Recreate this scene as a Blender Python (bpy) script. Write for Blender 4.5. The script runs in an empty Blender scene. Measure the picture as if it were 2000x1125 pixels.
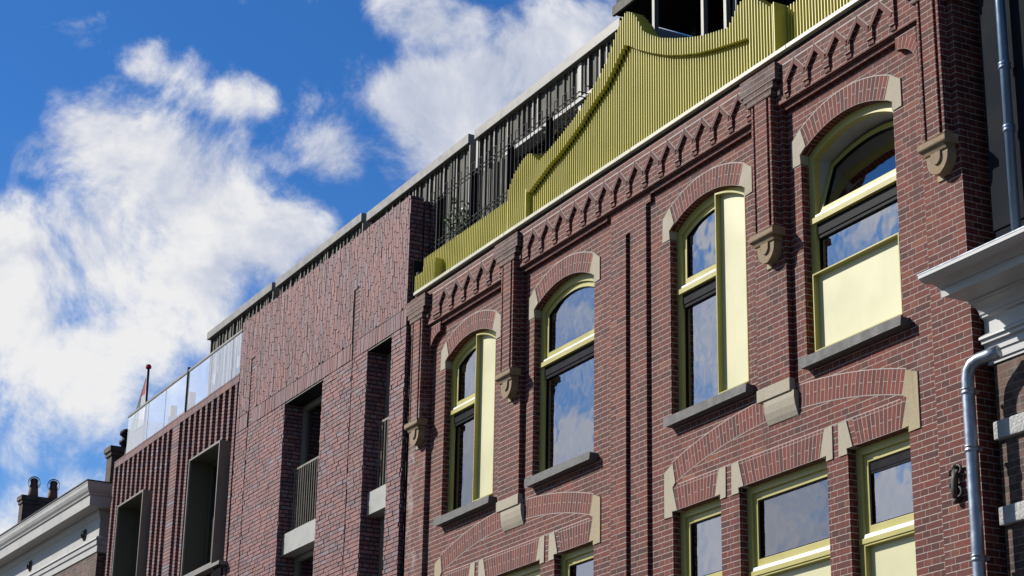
import bpy, math, random
from mathutils import Vector, Matrix
from mathutils.geometry import tessellate_polygon
random.seed(7)
R = math.radians
S = bpy.context.scene
COL = S.collection

# ------------------------------------------------------------------ camera
cam = bpy.data.cameras.new('camera')
cam.lens = 70.2; cam.sensor_width = 36; cam.clip_end = 5000; cam.clip_start = .1
co = bpy.data.objects.new('camera', cam); COL.objects.link(co)
RW = ((0.46928871, 0.88286365, 0.01788562), (-0.28755328, 0.17193756, -0.94220517), (-0.8349139, 0.43702318, 0.33455869))
m = Matrix(((RW[0][0], -RW[1][0], -RW[2][0], 0), (RW[0][1], -RW[1][1], -RW[2][1], -10.66), (RW[0][2], -RW[1][2], -RW[2][2], 1.6), (0, 0, 0, 1)))
co.matrix_world = m
S.camera = co

# ------------------------------------------------------------------ sun and sky
TO_SUN = Vector((-.98, -1.0, .97)).normalized()
SUN_EL = math.asin(TO_SUN.z); SUN_ROT = math.atan2(TO_SUN.x, TO_SUN.y)
sl = bpy.data.lights.new('sun', 'SUN'); sl.energy = 5.0; sl.angle = R(.53); sl.color = (1, .955, .88)
so = bpy.data.objects.new('sun', sl); COL.objects.link(so)
so.rotation_euler = TO_SUN.to_track_quat('Z', 'Y').to_euler(); so.location = (-20, -30, 40)

S.view_settings.view_transform = 'Standard'; S.view_settings.look = 'None'
S.view_settings.exposure = 0.4; S.view_settings.gamma = 1
S.render.engine = 'CYCLES'

def pixdir(u, v):
    c = Vector(((u - 1000) / 3900.7, (v - 562.5) / 3900.7, 1))
    d = Vector((RW[0][0] * c.x + RW[1][0] * c.y + RW[2][0], RW[0][1] * c.x + RW[1][1] * c.y + RW[2][1], RW[0][2] * c.x + RW[1][2] * c.y + RW[2][2]))
    return d.normalized()

class NT:
    """small helper for writing node trees"""
    def __init__(s, nt): s.nt = nt; s.L = nt.links
    def n(s, t, **kw):
        nd = s.nt.nodes.new(t)
        for k, v in kw.items():
            if k.startswith('i_'):
                key = k[2:]
                key = int(key) if key.isdigit() else key
                sock = nd.inputs[key]
                if hasattr(v, 'is_output') or isinstance(v, bpy.types.NodeSocket): s.L.new(v, sock)
                else: sock.default_value = v
            else: setattr(nd, k, v)
        return nd
    def math(s, op, a, b=None, c=None, clamp=False):
        nd = s.nt.nodes.new('ShaderNodeMath'); nd.operation = op; nd.use_clamp = clamp
        for i, v in enumerate((a, b, c)):
            if v is None: continue
            if isinstance(v, bpy.types.NodeSocket): s.L.new(v, nd.inputs[i])
            else: nd.inputs[i].default_value = v
        return nd.outputs[0]
    def vmath(s, op, a, b=None):
        nd = s.nt.nodes.new('ShaderNodeVectorMath'); nd.operation = op
        for i, v in enumerate((a, b)):
            if v is None: continue
            if isinstance(v, bpy.types.NodeSocket): s.L.new(v, nd.inputs[i])
            else: nd.inputs[i].default_value = v
        return nd
    def mix(s, fac, a, b, blend='MIX'):
        nd = s.nt.nodes.new('ShaderNodeMix'); nd.data_type = 'RGBA'; nd.blend_type = blend
        for i, v in ((0, fac), (6, a), (7, b)):
            if isinstance(v, bpy.types.NodeSocket): s.L.new(v, nd.inputs[i])
            else: nd.inputs[i].default_value = v if i == 0 else (*v, 1) if len(v) == 3 else v
        return nd.outputs[2]
    def ramp(s, fac, stops, interp='LINEAR'):
        nd = s.nt.nodes.new('ShaderNodeValToRGB'); cr = nd.color_ramp; cr.interpolation = interp
        while len(cr.elements) < len(stops): cr.elements.new(.5)
        for e, (p, c) in zip(cr.elements, stops): e.position = p; e.color = (*c, 1)
        s.L.new(fac, nd.inputs[0]); return nd.outputs[0]
    def maprange(s, v, a, b, c=0., d=1., typ='SMOOTHSTEP'):
        nd = s.nt.nodes.new('ShaderNodeMapRange'); nd.interpolation_type = typ
        s.L.new(v, nd.inputs[0])
        for i, x in enumerate((a, b, c, d)): nd.inputs[i + 1].default_value = x
        return nd.outputs[0]

W = bpy.data.worlds.new('World'); S.world = W; W.use_nodes = True
W.node_tree.nodes.clear(); N = NT(W.node_tree)
sky = N.n('ShaderNodeTexSky', sky_type='NISHITA', sun_disc=False, sun_elevation=SUN_EL, sun_rotation=SUN_ROT, altitude=0, air_density=1.0, dust_density=.3, ozone_density=2.0)
tc = N.n('ShaderNodeTexCoord'); dirv = N.vmath('NORMALIZE', tc.outputs['Generated']).outputs[0]
# cloud banks: a direction on the sky, an angular radius and a weight each
BANKS = [(120, 220, 75, .9), (180, 270, 130, 1.1), (60, 300, 80, .7), (260, 330, 170, 1.15), (420, 400, 190, 1.2), (230, 470, 200, 1.2), (60, 560, 190, 1.15), (350, 540, 190, 1.15),
         (540, 440, 120, 1.0), (600, 450, 80, .8), (120, 720, 200, 1.15), (290, 640, 150, 1.0), (60, 830, 150, 1.0), (180, 820, 120, .85), (20, 420, 90, .8),
         (300, 120, 75, .95), (370, 150, 85, 1.0), (450, 180, 85, 1.0), (510, 200, 60, .85), (640, 310, 85, .75), (690, 330, 50, .5), (560, 280, 60, .45),
         (770, 190, 70, .9), (850, 200, 110, 1.15), (960, 180, 130, 1.2), (1080, 130, 150, 1.5), (970, 240, 100, 1.2), (1130, 60, 90, 1.2), (1020, 70, 70, .9), (1200, 60, 130, 1.2), (1250, -20, 130, 1.2), (880, 260, 90, 1.0),
         (760, 10, 80, .9), (840, 30, 90, 1.0), (910, 60, 70, .9), (820, 290, 60, .7), (160, 70, 60, .45), (200, 40, 40, .45), (650, 110, 60, .3),
         (60, 990, 90, .95), (130, 960, 70, .85), (190, 940, 50, .6), (20, 1060, 90, .95), (480, -5, 50, .5)]
# cloud in the street-side half of the sky, which the windows mirror
FRONT = [(1700, 410, 110, .8), (1740, 380, 60, .9), (1640, 470, 70, .55), (1390, 470, 60, 1.0), (1390, 640, 120, .5), (1110, 620, 110, .35), (1110, 870, 90, 1.0), (1060, 800, 60, .6), (915, 720, 60, .7), (915, 860, 100, 1.1), (930, 960, 60, .8),
         (1375, 1070, 70, 1.1), (1390, 1000, 60, .7), (1510, 960, 50, .6), (1590, 960, 70, .75), (1560, 1040, 60, .6), (1740, 960, 90, .9), (1700, 900, 60, .5), (1760, 1000, 60, .9), (1130, 1100, 60, 1.), (600, 850, 60, .5), (350, 760, 140, 1.1), (440, 690, 90, .7), (280, 830, 90, 1.0),
         (1080, 300, 80, .4), (1690, 250, 60, .2)]
cov = None
for (u, v, r, w, m_) in [(*b, 1) for b in BANKS] + [(*b, -1) for b in FRONT]:
    d_ = pixdir(u, v); d_.y *= m_
    dn = N.vmath('DISTANCE', dirv, tuple(d_))
    val = N.maprange(dn.outputs['Value'], r * 1.45 / 3900.7, r * .15 / 3900.7, 0., w * (.88 if m_ > 0 else 1.15))
    cov = val if cov is None else N.math('SMOOTH_MAX', cov, val, .25)
def fbm(vec, scale, det, rough, dist=0.):
    nd = N.n('ShaderNodeTexNoise', i_Scale=scale, i_Detail=det, i_Roughness=rough, i_Distortion=dist); N.L.new(vec, nd.inputs['Vector']); return nd.outputs['Fac']
n1 = fbm(dirv, 15., 12., .64, .3)
n1b = fbm(N.vmath('ADD', dirv, (-.006, -.004, .009)).outputs[0], 15., 12., .64, .3)
n2 = fbm(N.vmath('ADD', dirv, (3.1, 1.7, .4)).outputs[0], 3.6, 6., .55)
# the rest of the sky, seen only as reflections and light, carries broken cloud, dimmed to weaken the fill light
inview = N.math('GREATER_THAN', N.vmath('DOT_PRODUCT', dirv, tuple(pixdir(1000, 562))).outputs['Value'], math.cos(R(22)))
wild = N.maprange(n2, .34, .54, .15, 1.0)
dm = pixdir(1150, 750); dm.y *= -1
infront = N.maprange(N.vmath('DOT_PRODUCT', dirv, tuple(dm)).outputs['Value'], math.cos(R(24)), math.cos(R(14)), 0., 1.)
cov2 = N.math('MAXIMUM', cov, N.math('MULTIPLY', N.math('ADD', N.math('MULTIPLY', wild, .6), N.math('MULTIPLY', infront, .36)), N.math('SUBTRACT', 1., inview)))
dens = N.math('ADD', cov2, N.math('MULTIPLY', N.math('SUBTRACT', n1, .5), N.math('MULTIPLY_ADD', infront, -.75, 2.75)))
alpha = N.maprange(dens, .30, 1.0)
lit = N.math('SUBTRACT', n1, n1b)
n3 = fbm(N.vmath('ADD', dirv, (7.7, 2., 1.)).outputs[0], 9., 5., .55)
shade = N.math('ADD', N.math('MULTIPLY', lit, 2.2), N.maprange(n3, .36, .60, .28, 1.0), clamp=False)
ccol0 = N.ramp(N.math('ADD', shade, 0., clamp=True), [(0., (.47, .54, .70)), (.45, (.68, .72, .84)), (.85, (.91, .92, .95)), (1., (.97, .97, .98))])
ccol = N.mix(N.math('MULTIPLY', infront, .5), ccol0, (.80, .84, 1.0))
STR = .064
el = N.n('ShaderNodeSeparateXYZ'); N.L.new(dirv, el.inputs[0])
tint = N.mix(N.maprange(el.outputs[2], .40, .16, 0., 1., 'LINEAR'), (.33, .83, 1.46), (.74, 1.10, 1.52))
skyc = N.mix(1., sky.outputs[0], tint, 'MULTIPLY')
cl = N.vmath('SCALE', ccol); N.L.new(ccol, cl.inputs[0])
N.L.new(N.math('ADD', N.math('MULTIPLY_ADD', N.math('MAXIMUM', inview, infront), .50 / STR, .17 / STR), N.math('MULTIPLY', infront, .18 / STR)), cl.inputs['Scale'])
final = N.mix(alpha, skyc, cl.outputs[0])
bg = N.n('ShaderNodeBackground', i_Strength=STR); N.L.new(final, bg.inputs['Color'])
wo = N.n('ShaderNodeOutputWorld'); N.L.new(bg.outputs[0], wo.inputs[0])

# ------------------------------------------------------------------ materials
K = .78          # one factor for all reflectances, set together with the exposure
def new_mat(name):
    mt = bpy.data.materials.new(name); mt.use_nodes = True
    mt.node_tree.nodes.clear(); n = NT(mt.node_tree)
    b = n.n('ShaderNodeBsdfPrincipled'); o = n.n('ShaderNodeOutputMaterial'); n.L.new(b.outputs[0], o.inputs[0])
    return mt, n, b, o

def paint(name, col, rough=.45, metal=0., var=.08, bump=.0, scale=6., spec=.5, dirt=None, fine=0.):
    col = tuple(x * K for x in col); dirt = dirt and (tuple(x * K for x in dirt[0]), dirt[1])
    mt, n, b, o = new_mat(name)
    tc = n.n('ShaderNodeTexCoord'); nz = n.n('ShaderNodeTexNoise', i_Scale=scale, i_Detail=6., i_Roughness=.6); n.L.new(tc.outputs['Object'], nz.inputs['Vector'])
    f = n.maprange(nz.outputs['Fac'], .3, .7)
    c = n.mix(f, tuple(x * (1 - var) for x in col), tuple(min(1, x * (1 + var)) for x in col))
    if dirt:
        mp = n.n('ShaderNodeMapping'); mp.inputs['Scale'].default_value = (7, 7, 1.1); n.L.new(tc.outputs['Object'], mp.inputs[0])
        d = n.n('ShaderNodeTexNoise', i_Scale=1., i_Detail=8., i_Roughness=.68); n.L.new(mp.outputs[0], d.inputs['Vector'])
        c = n.mix(n.maprange(d.outputs['Fac'], .5, .78, 0., dirt[1]), c, dirt[0])
    if fine:
        g = n.n('ShaderNodeTexNoise', i_Scale=70., i_Detail=4., i_Roughness=.7); n.L.new(tc.outputs['Object'], g.inputs['Vector'])
        c = n.mix(n.maprange(g.outputs['Fac'], .35, .7, 0., fine), c, tuple(x * .5 for x in col))
    n.L.new(c, b.inputs['Base Color'])
    r = n.maprange(nz.outputs['Fac'], .3, .7, rough * .85, min(1, rough * 1.2)); n.L.new(r, b.inputs['Roughness'])
    b.inputs['Metallic'].default_value = metal; b.inputs['Specular IOR Level'].default_value = spec
    if bump:
        g = n.n('ShaderNodeTexNoise', i_Scale=scale * 8, i_Detail=5., i_Roughness=.65); n.L.new(tc.outputs['Object'], g.inputs['Vector'])
        bp = n.n('ShaderNodeBump', i_Strength=bump, i_Distance=.01); n.L.new(g.outputs['Fac'], bp.inputs['Height']); n.L.new(bp.outputs[0], b.inputs['Normal'])
    return mt

def brick_mat(name, stops, mortar, W=.208, H=.06, ms=.0038, vj=1.9, swap=False, rnd=False, offset=.5, ofq=2, squash=1., sqf=2, shift=(0, 0), bump=.7, rough=.8, distort=.0035, stain=None, soot=None, rot=False):
    stops = [(a, tuple(x * K for x in c)) for a, c in stops]; mortar = tuple(x * K for x in mortar)
    mt, n, b, o = new_mat(name)
    uv = n.n('ShaderNodeUVMap'); uv.uv_map = 'UVMap'
    tc = n.n('ShaderNodeTexCoord')
    dn = n.n('ShaderNodeTexNoise', i_Scale=22., i_Detail=4., i_Roughness=.6); n.L.new(tc.outputs['Object'], dn.inputs['Vector'])
    dv = n.vmath('SCALE', n.vmath('SUBTRACT', dn.outputs['Color'], (.5, .5, .5)).outputs[0]); dv.inputs['Scale'].default_value = distort * 2
    v = n.vmath('ADD', n.vmath('ADD', uv.outputs[0], (*shift, 0)).outputs[0], dv.outputs[0]).outputs[0]
    sx = n.n('ShaderNodeSeparateXYZ'); n.L.new(v, sx.inputs[0])
    x, y = (sx.outputs[1], sx.outputs[0]) if swap else (sx.outputs[0], sx.outputs[1])
    if rnd:
        row = n.math('FLOOR', n.math('DIVIDE', y, H))
        wn = n.n('ShaderNodeTexWhiteNoise', noise_dimensions='1D'); n.L.new(row, wn.inputs['W'])
        x = n.math('ADD', x, n.math('MULTIPLY', n.math('ROUND', n.math('MULTIPLY', wn.outputs['Value'], 12.)), W / 12.))
    W = W * vj; x = n.math('MULTIPLY', x, vj)          # upright joints thinner than the bed joints
    cx = n.n('ShaderNodeCombineXYZ'); n.L.new(x, cx.inputs[0]); n.L.new(y, cx.inputs[1])
    bt = n.n('ShaderNodeTexBrick', offset=offset, offset_frequency=ofq, squash=squash, squash_frequency=sqf)
    n.L.new(cx.outputs[0], bt.inputs['Vector'])
    for k, val in (('Color1', (0, 0, 0, 1)), ('Color2', (1, 1, 1, 1)), ('Mortar', (.5, .5, .5, 1)), ('Scale', 1.), ('Mortar Size', ms), ('Mortar Smooth', .25), ('Bias', 0.), ('Brick Width', W), ('Row Height', H)):
        bt.inputs[k].default_value = val
    c = n.ramp(bt.outputs['Color'], stops)
    g1 = n.n('ShaderNodeTexNoise', i_Scale=35., i_Detail=6., i_Roughness=.7); n.L.new(tc.outputs['Object'], g1.inputs['Vector'])
    g2 = n.n('ShaderNodeTexNoise', i_Scale=1.3, i_Detail=6., i_Roughness=.6); n.L.new(tc.outputs['Object'], g2.inputs['Vector'])
    c = n.mix(.9, c, n.ramp(g1.outputs['Fac'], [(.28, (.62, .62, .64)), (.72, (1.3, 1.27, 1.25))]), 'MULTIPLY')
    mc = n.mix(n.maprange(g2.outputs['Fac'], .35, .7), mortar, tuple(q * .66 for q in mortar))
    mf = n.math('MULTIPLY', bt.outputs['Fac'], n.maprange(g1.outputs['Fac'], .27, .42, .45, 1.))
    c = n.mix(mf, c, mc)
    c = n.mix(.8, c, n.ramp(g2.outputs['Fac'], [(.3, (.70, .70, .72)), (.7, (1.22, 1.2, 1.16))]), 'MULTIPLY')
    ob = n.n('ShaderNodeSeparateXYZ'); n.L.new(tc.outputs['Object'], ob.inputs[0])
    def streak(sc, lo, hi, mx):
        mp = n.n('ShaderNodeMapping'); mp.inputs['Scale'].default_value = sc; n.L.new(tc.outputs['Object'], mp.inputs[0])
        s = n.n('ShaderNodeTexNoise', i_Scale=1., i_Detail=8., i_Roughness=.68); n.L.new(mp.outputs[0], s.inputs['Vector'])
        return n.maprange(s.outputs['Fac'], lo, hi, 0., mx)
    if stain:      # lime bloom washed out of the joints: a general trace, and the patch by the dark downpipe
        c = n.mix(streak((3.2, 3.2, 1.1), .55, .82, stain), c, (.40, .38, .375))
        near = n.math('MULTIPLY', n.maprange(ob.outputs[0], -22.45, -22.95), n.math('MULTIPLY', n.maprange(ob.outputs[2], 6.3, 7.0), n.maprange(ob.outputs[2], 10.2, 8.6)))
        c = n.mix(n.math('MULTIPLY', near, streak((4, 4, 3), .46, .7, .5)), c, (.48, .45, .44))
    if stain:      # soot and rain streaks
        c = n.mix(streak((4.5, 4.5, .55), .52, .74, .45), c, (.03, .02, .018))
    if soot:
        c = n.mix(n.math('MULTIPLY', n.maprange(ob.outputs[2], soot[0], soot[1]), streak((6, 6, 3), .3, .6, soot[2])), c, (.06, .048, .042))
    n.L.new(c, b.inputs['Base Color']); b.inputs['Roughness'].default_value = rough; b.inputs['Specular IOR Level'].default_value = .35
    h = n.math('ADD', n.math('MULTIPLY', n.math('SUBTRACT', 1., bt.outputs['Fac']), 1.), n.math('MULTIPLY', g1.outputs['Fac'], .8))
    bp = n.n('ShaderNodeBump', i_Strength=bump, i_Distance=.008); n.L.new(h, bp.inputs['Height']); n.L.new(bp.outputs[0], b.inputs['Normal'])
    return mt

OLD = [(0.0, (0.0788, 0.018, 0.0129)), (0.2, (0.1142, 0.0231, 0.0154)), (0.5, (0.1497, 0.0283, 0.0173)), (0.75, (0.1801, 0.0352, 0.0203)), (0.88, (0.1332, 0.0327, 0.0228)), (0.97, (0.1966, 0.0499, 0.0258)), (1.0, (0.2156, 0.0731, 0.0369))]
MO = (.53, .475, .42)
ZS = (.02, -10.32)          # courses counted from the joint under the top band
M_OLD = brick_mat('old red brick', OLD, MO, shift=ZS, squash=.5, stain=.13)
M_OLDC = brick_mat('old red brick coping courses', [(0., (.13, .045, .035)), (1., (.23, .075, .055))], MO, shift=ZS, stain=.2)
M_ARCH = brick_mat('old red brick voussoirs', [(a, (b[0] * 1.15, b[1], b[2])) for a, b in OLD], MO, W=.232, H=.058, ms=.0036, vj=1.2, offset=0., squash=.5, distort=.0025, stain=.1)
M_SOOT = brick_mat('weathered brown brick', [(0., (.07, .036, .03)), (.5, (.115, .054, .042)), (1., (.155, .08, .06))], (.44, .39, .35), shift=ZS, squash=.5, stain=.2)
M_ARM = brick_mat('old red gable brick', [(0., (.10, .034, .03)), (1., (.17, .055, .042))], MO, W=3., H=3., ms=.0, vj=1., shift=(1.5, -9.))
M_JOINT = paint('lime mortar', (.46, .40, .37), .9, var=.15, bump=.3)
NEWC = [(0.0, (0.158, 0.1115, 0.1383)), (0.12, (0.2025, 0.11, 0.1123)), (0.35, (0.27, 0.1305, 0.1238)), (0.6, (0.3037, 0.1477, 0.1394)), (0.78, (0.3307, 0.1718, 0.1549)), (0.88, (0.2308, 0.1623, 0.1829)), (0.96, (0.2435, 0.2042, 0.238)), (1.0, (0.2767, 0.2675, 0.3173))]
MN = (.028, .02, .019)
M_NEW = brick_mat('new mottled brick', NEWC, MN, W=.20, H=.062, ms=.009, vj=1.4, rnd=True, offset=.0, squash=.5, sqf=2, shift=(0, -10.17), bump=1.)
M_NEWV = brick_mat('new mottled upright brick', NEWC, MN, W=.222, H=.058, ms=.0085, vj=1., swap=True, rnd=True, offset=.0, shift=(0, -12.06), bump=1.)
M_NEWS = brick_mat('new soldier course', NEWC, MN, W=.25, H=.058, ms=.0068, vj=1., swap=True, offset=.0, shift=(0, -10.172), bump=.9)
M_FIN = brick_mat('new brick header stack', NEWC, MN, W=.6, H=.062, ms=.009, vj=1., offset=0., shift=(.3, 0), bump=.9)
M_BROWN = brick_mat('brown house brick', [(0., (.055, .034, .028)), (.4, (.10, .056, .043)), (.75, (.14, .074, .054)), (1., (.18, .105, .08))], (.27, .235, .19), W=.215, H=.063, ms=.0045, squash=.5, bump=.9, distort=.006, stain=.3)
M_CHIM = brick_mat('dark chimney brick', [(0., (.05, .034, .028)), (1., (.13, .085, .065))], (.13, .11, .10), W=.2, H=.062)
M_STONE = paint('pale limestone', (.44, .385, .29), .85, var=.10, bump=.35, scale=5., dirt=((.30, .265, .20), .55), fine=.25)
M_STONEY = paint('ochre limestone', (.41, .335, .21), .85, var=.14, bump=.35, scale=5., dirt=((.26, .2, .13), .6), fine=.25)
M_SAND = paint('brown sandstone', (.33, .235, .14), .88, var=.2, bump=.5, scale=9., dirt=((.14, .105, .075), .8), fine=.5)
M_SILL = paint('grey hardstone sill', (.125, .12, .115), .7, var=.12, bump=.4, scale=9., dirt=((.10, .095, .09), .5), fine=.4)
M_YEL = paint('yellow green window paint', (.48, .425, .115), .38, var=.05, scale=2.)
M_PANEL = paint('pale yellow sheet panel', (.66, .625, .36), .42, var=.03, scale=1.2, dirt=((.56, .53, .31), .3))
M_GOLD = paint('gold fin coating', (.545, .495, .075), .42, var=.06, scale=1.5)
M_GOLDS = paint('pale gold capping', (.56, .53, .40), .40, var=.05, scale=2., dirt=((.45, .42, .25), .35))
M_ALU = paint('white anodised aluminium', (0.836, 0.8455, 0.855), .35, metal=.0, var=.02)
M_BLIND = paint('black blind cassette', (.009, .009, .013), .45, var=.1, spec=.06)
M_BLACK = paint('black painted steel', (.018, .018, .021), .6, var=.1, spec=.1)
M_DARKWALL = paint('charcoal cladding', (.0165, .0195, .025), .95, var=.12, scale=3., spec=.06, dirt=((.026, .029, .033), .4))
M_ZINC = paint('weathered zinc pipe', (.34, .38, .43), .36, metal=.7, var=.2, scale=7., dirt=((.14, .15, .16), .6))
M_BLUEP = paint('blue grey pipe', (.13, .20, .30), .38, metal=.35, var=.1)
M_CLAD = paint('umber metal cladding', spec=.15, col=(.125, .117, .097), rough=.7, metal=.0, var=.12, scale=3.)
M_CORN = paint('taupe metal trim', (.215, .20, .17), .45, metal=.0, var=.06)
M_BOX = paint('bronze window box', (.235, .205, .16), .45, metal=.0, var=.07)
M_BOXIN = paint('olive box lining', (.085, .078, .05), .6, var=.08)
M_SPAN = paint('grey beige spandrel', (0.376, 0.372, 0.336), .5, var=.04, dirt=((.36, .35, .31), .4))
M_WHITE = paint('white painted timber', (0.476, 0.476, 0.4692), .5, var=.05, scale=3., dirt=((.42, .41, .38), .45))
M_OFFW = paint('off white timber', (0.45, 0.4387, 0.4125), .55, var=.06, scale=3., dirt=((.33, .31, .27), .55))
M_RUST = paint('rough white stone band', (0.558, 0.558, 0.54), .9, var=.12, bump=2.5, scale=4., fine=.35)
M_TERRA = paint('terracotta pot', (.20, .085, .055), .8, var=.2, bump=.3)
M_IRON = paint('aged wrought iron', (.055, .047, .036), .6, metal=.3, var=.3, scale=20.)
M_ROOF = paint('dark roofing felt', (.045, .045, .048), .9, var=.2)
M_ROOM = paint('interior plaster', (.34, .34, .36), .9, var=.04)
M_CURT = paint('white plastic sheet', (.86, .87, .89), .6, var=.05)
M_TEAL = paint('pale teal roller blind', (.30, .58, .68), .8) if True else paint('x', (0.272, 0.416, 0.448), .8, var=.04)
M_ASPH = paint('asphalt', (.05, .05, .052), .9, var=.2, bump=.4, scale=2.)
M_PAVE = paint('pavement slabs', (0.13, 0.125, 0.12), .85, var=.15, bump=.3, scale=2.)
M_FBLK = paint('black flag cloth', (.015, .015, .018), .8)
M_FRED = paint('red flag cloth', (.42, .02, .02), .8)
M_FWHT = paint('white flag cloth', (.42, .42, .47), .8)
M_FGRN = paint('green flag cloth', (.02, .26, .07), .8)
M_POLE = paint('navy flag pole', (.012, .015, .05), .4)

def glass(name, refl=2.0, tint=(.62, .66, .68), base=.0, basecol=(.5, .55, .6), wav=.004):
    mt = bpy.data.materials.new(name); mt.use_nodes = True; mt.node_tree.nodes.clear(); n = NT(mt.node_tree)
    o = n.n('ShaderNodeOutputMaterial'); tc = n.n('ShaderNodeTexCoord')
    nz = n.n('ShaderNodeTexNoise', i_Scale=2.2, i_Detail=2.); n.L.new(tc.outputs['Object'], nz.inputs['Vector'])
    bp = n.n('ShaderNodeBump', i_Strength=1., i_Distance=wav); n.L.new(nz.outputs['Fac'], bp.inputs['Height'])
    gl = n.n('ShaderNodeBsdfGlossy', i_Roughness=.0); gl.inputs['Color'].default_value = (.94, .96, 1, 1); n.L.new(bp.outputs[0], gl.inputs['Normal'])
    tr = n.n('ShaderNodeBsdfTransparent'); tr.inputs['Color'].default_value = (*tint, 1)
    df = n.n('ShaderNodeBsdfDiffuse'); df.inputs['Color'].default_value = (*basecol, 1)
    m1 = n.n('ShaderNodeMixShader', i_Fac=base); n.L.new(tr.outputs[0], m1.inputs[1]); n.L.new(df.outputs[0], m1.inputs[2])
    fr = n.n('ShaderNodeFresnel', i_IOR=refl)
    m2 = n.n('ShaderNodeMixShader'); n.L.new(fr.outputs[0], m2.inputs[0]); n.L.new(m1.outputs[0], m2.inputs[1]); n.L.new(gl.outputs[0], m2.inputs[2])
    n.L.new(m2.outputs[0], o.inputs[0]); return mt
M_GLASS = glass('double glazing', 4.4, (.40, .43, .46))
M_GLASSC = glass('clear glazing', 3.0, (.85, .88, .90))
M_BALU = glass('balustrade glass', 3.0, (.97, .985, .99), .22, (.84, .90, .97))  # pale blue diffuse share puts reflected sky into the glass colour

def leaf_mat(name, a, b_):
    mt, n, b, o = new_mat(name)
    oi = n.n('ShaderNodeNewGeometry'); c = n.mix(oi.outputs['Random Per Island'], a, b_)
    n.L.new(c, b.inputs['Base Color']); b.inputs['Roughness'].default_value = .5
    return mt
M_LEAF = leaf_mat('green leaves', (.03, .07, .015), (.10, .17, .03))
M_LEAF2 = leaf_mat('green and russet leaves', (.04, .08, .02), (.22, .10, .04))
M_BARK = paint('bark', (.08, .06, .045), .9)

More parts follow.
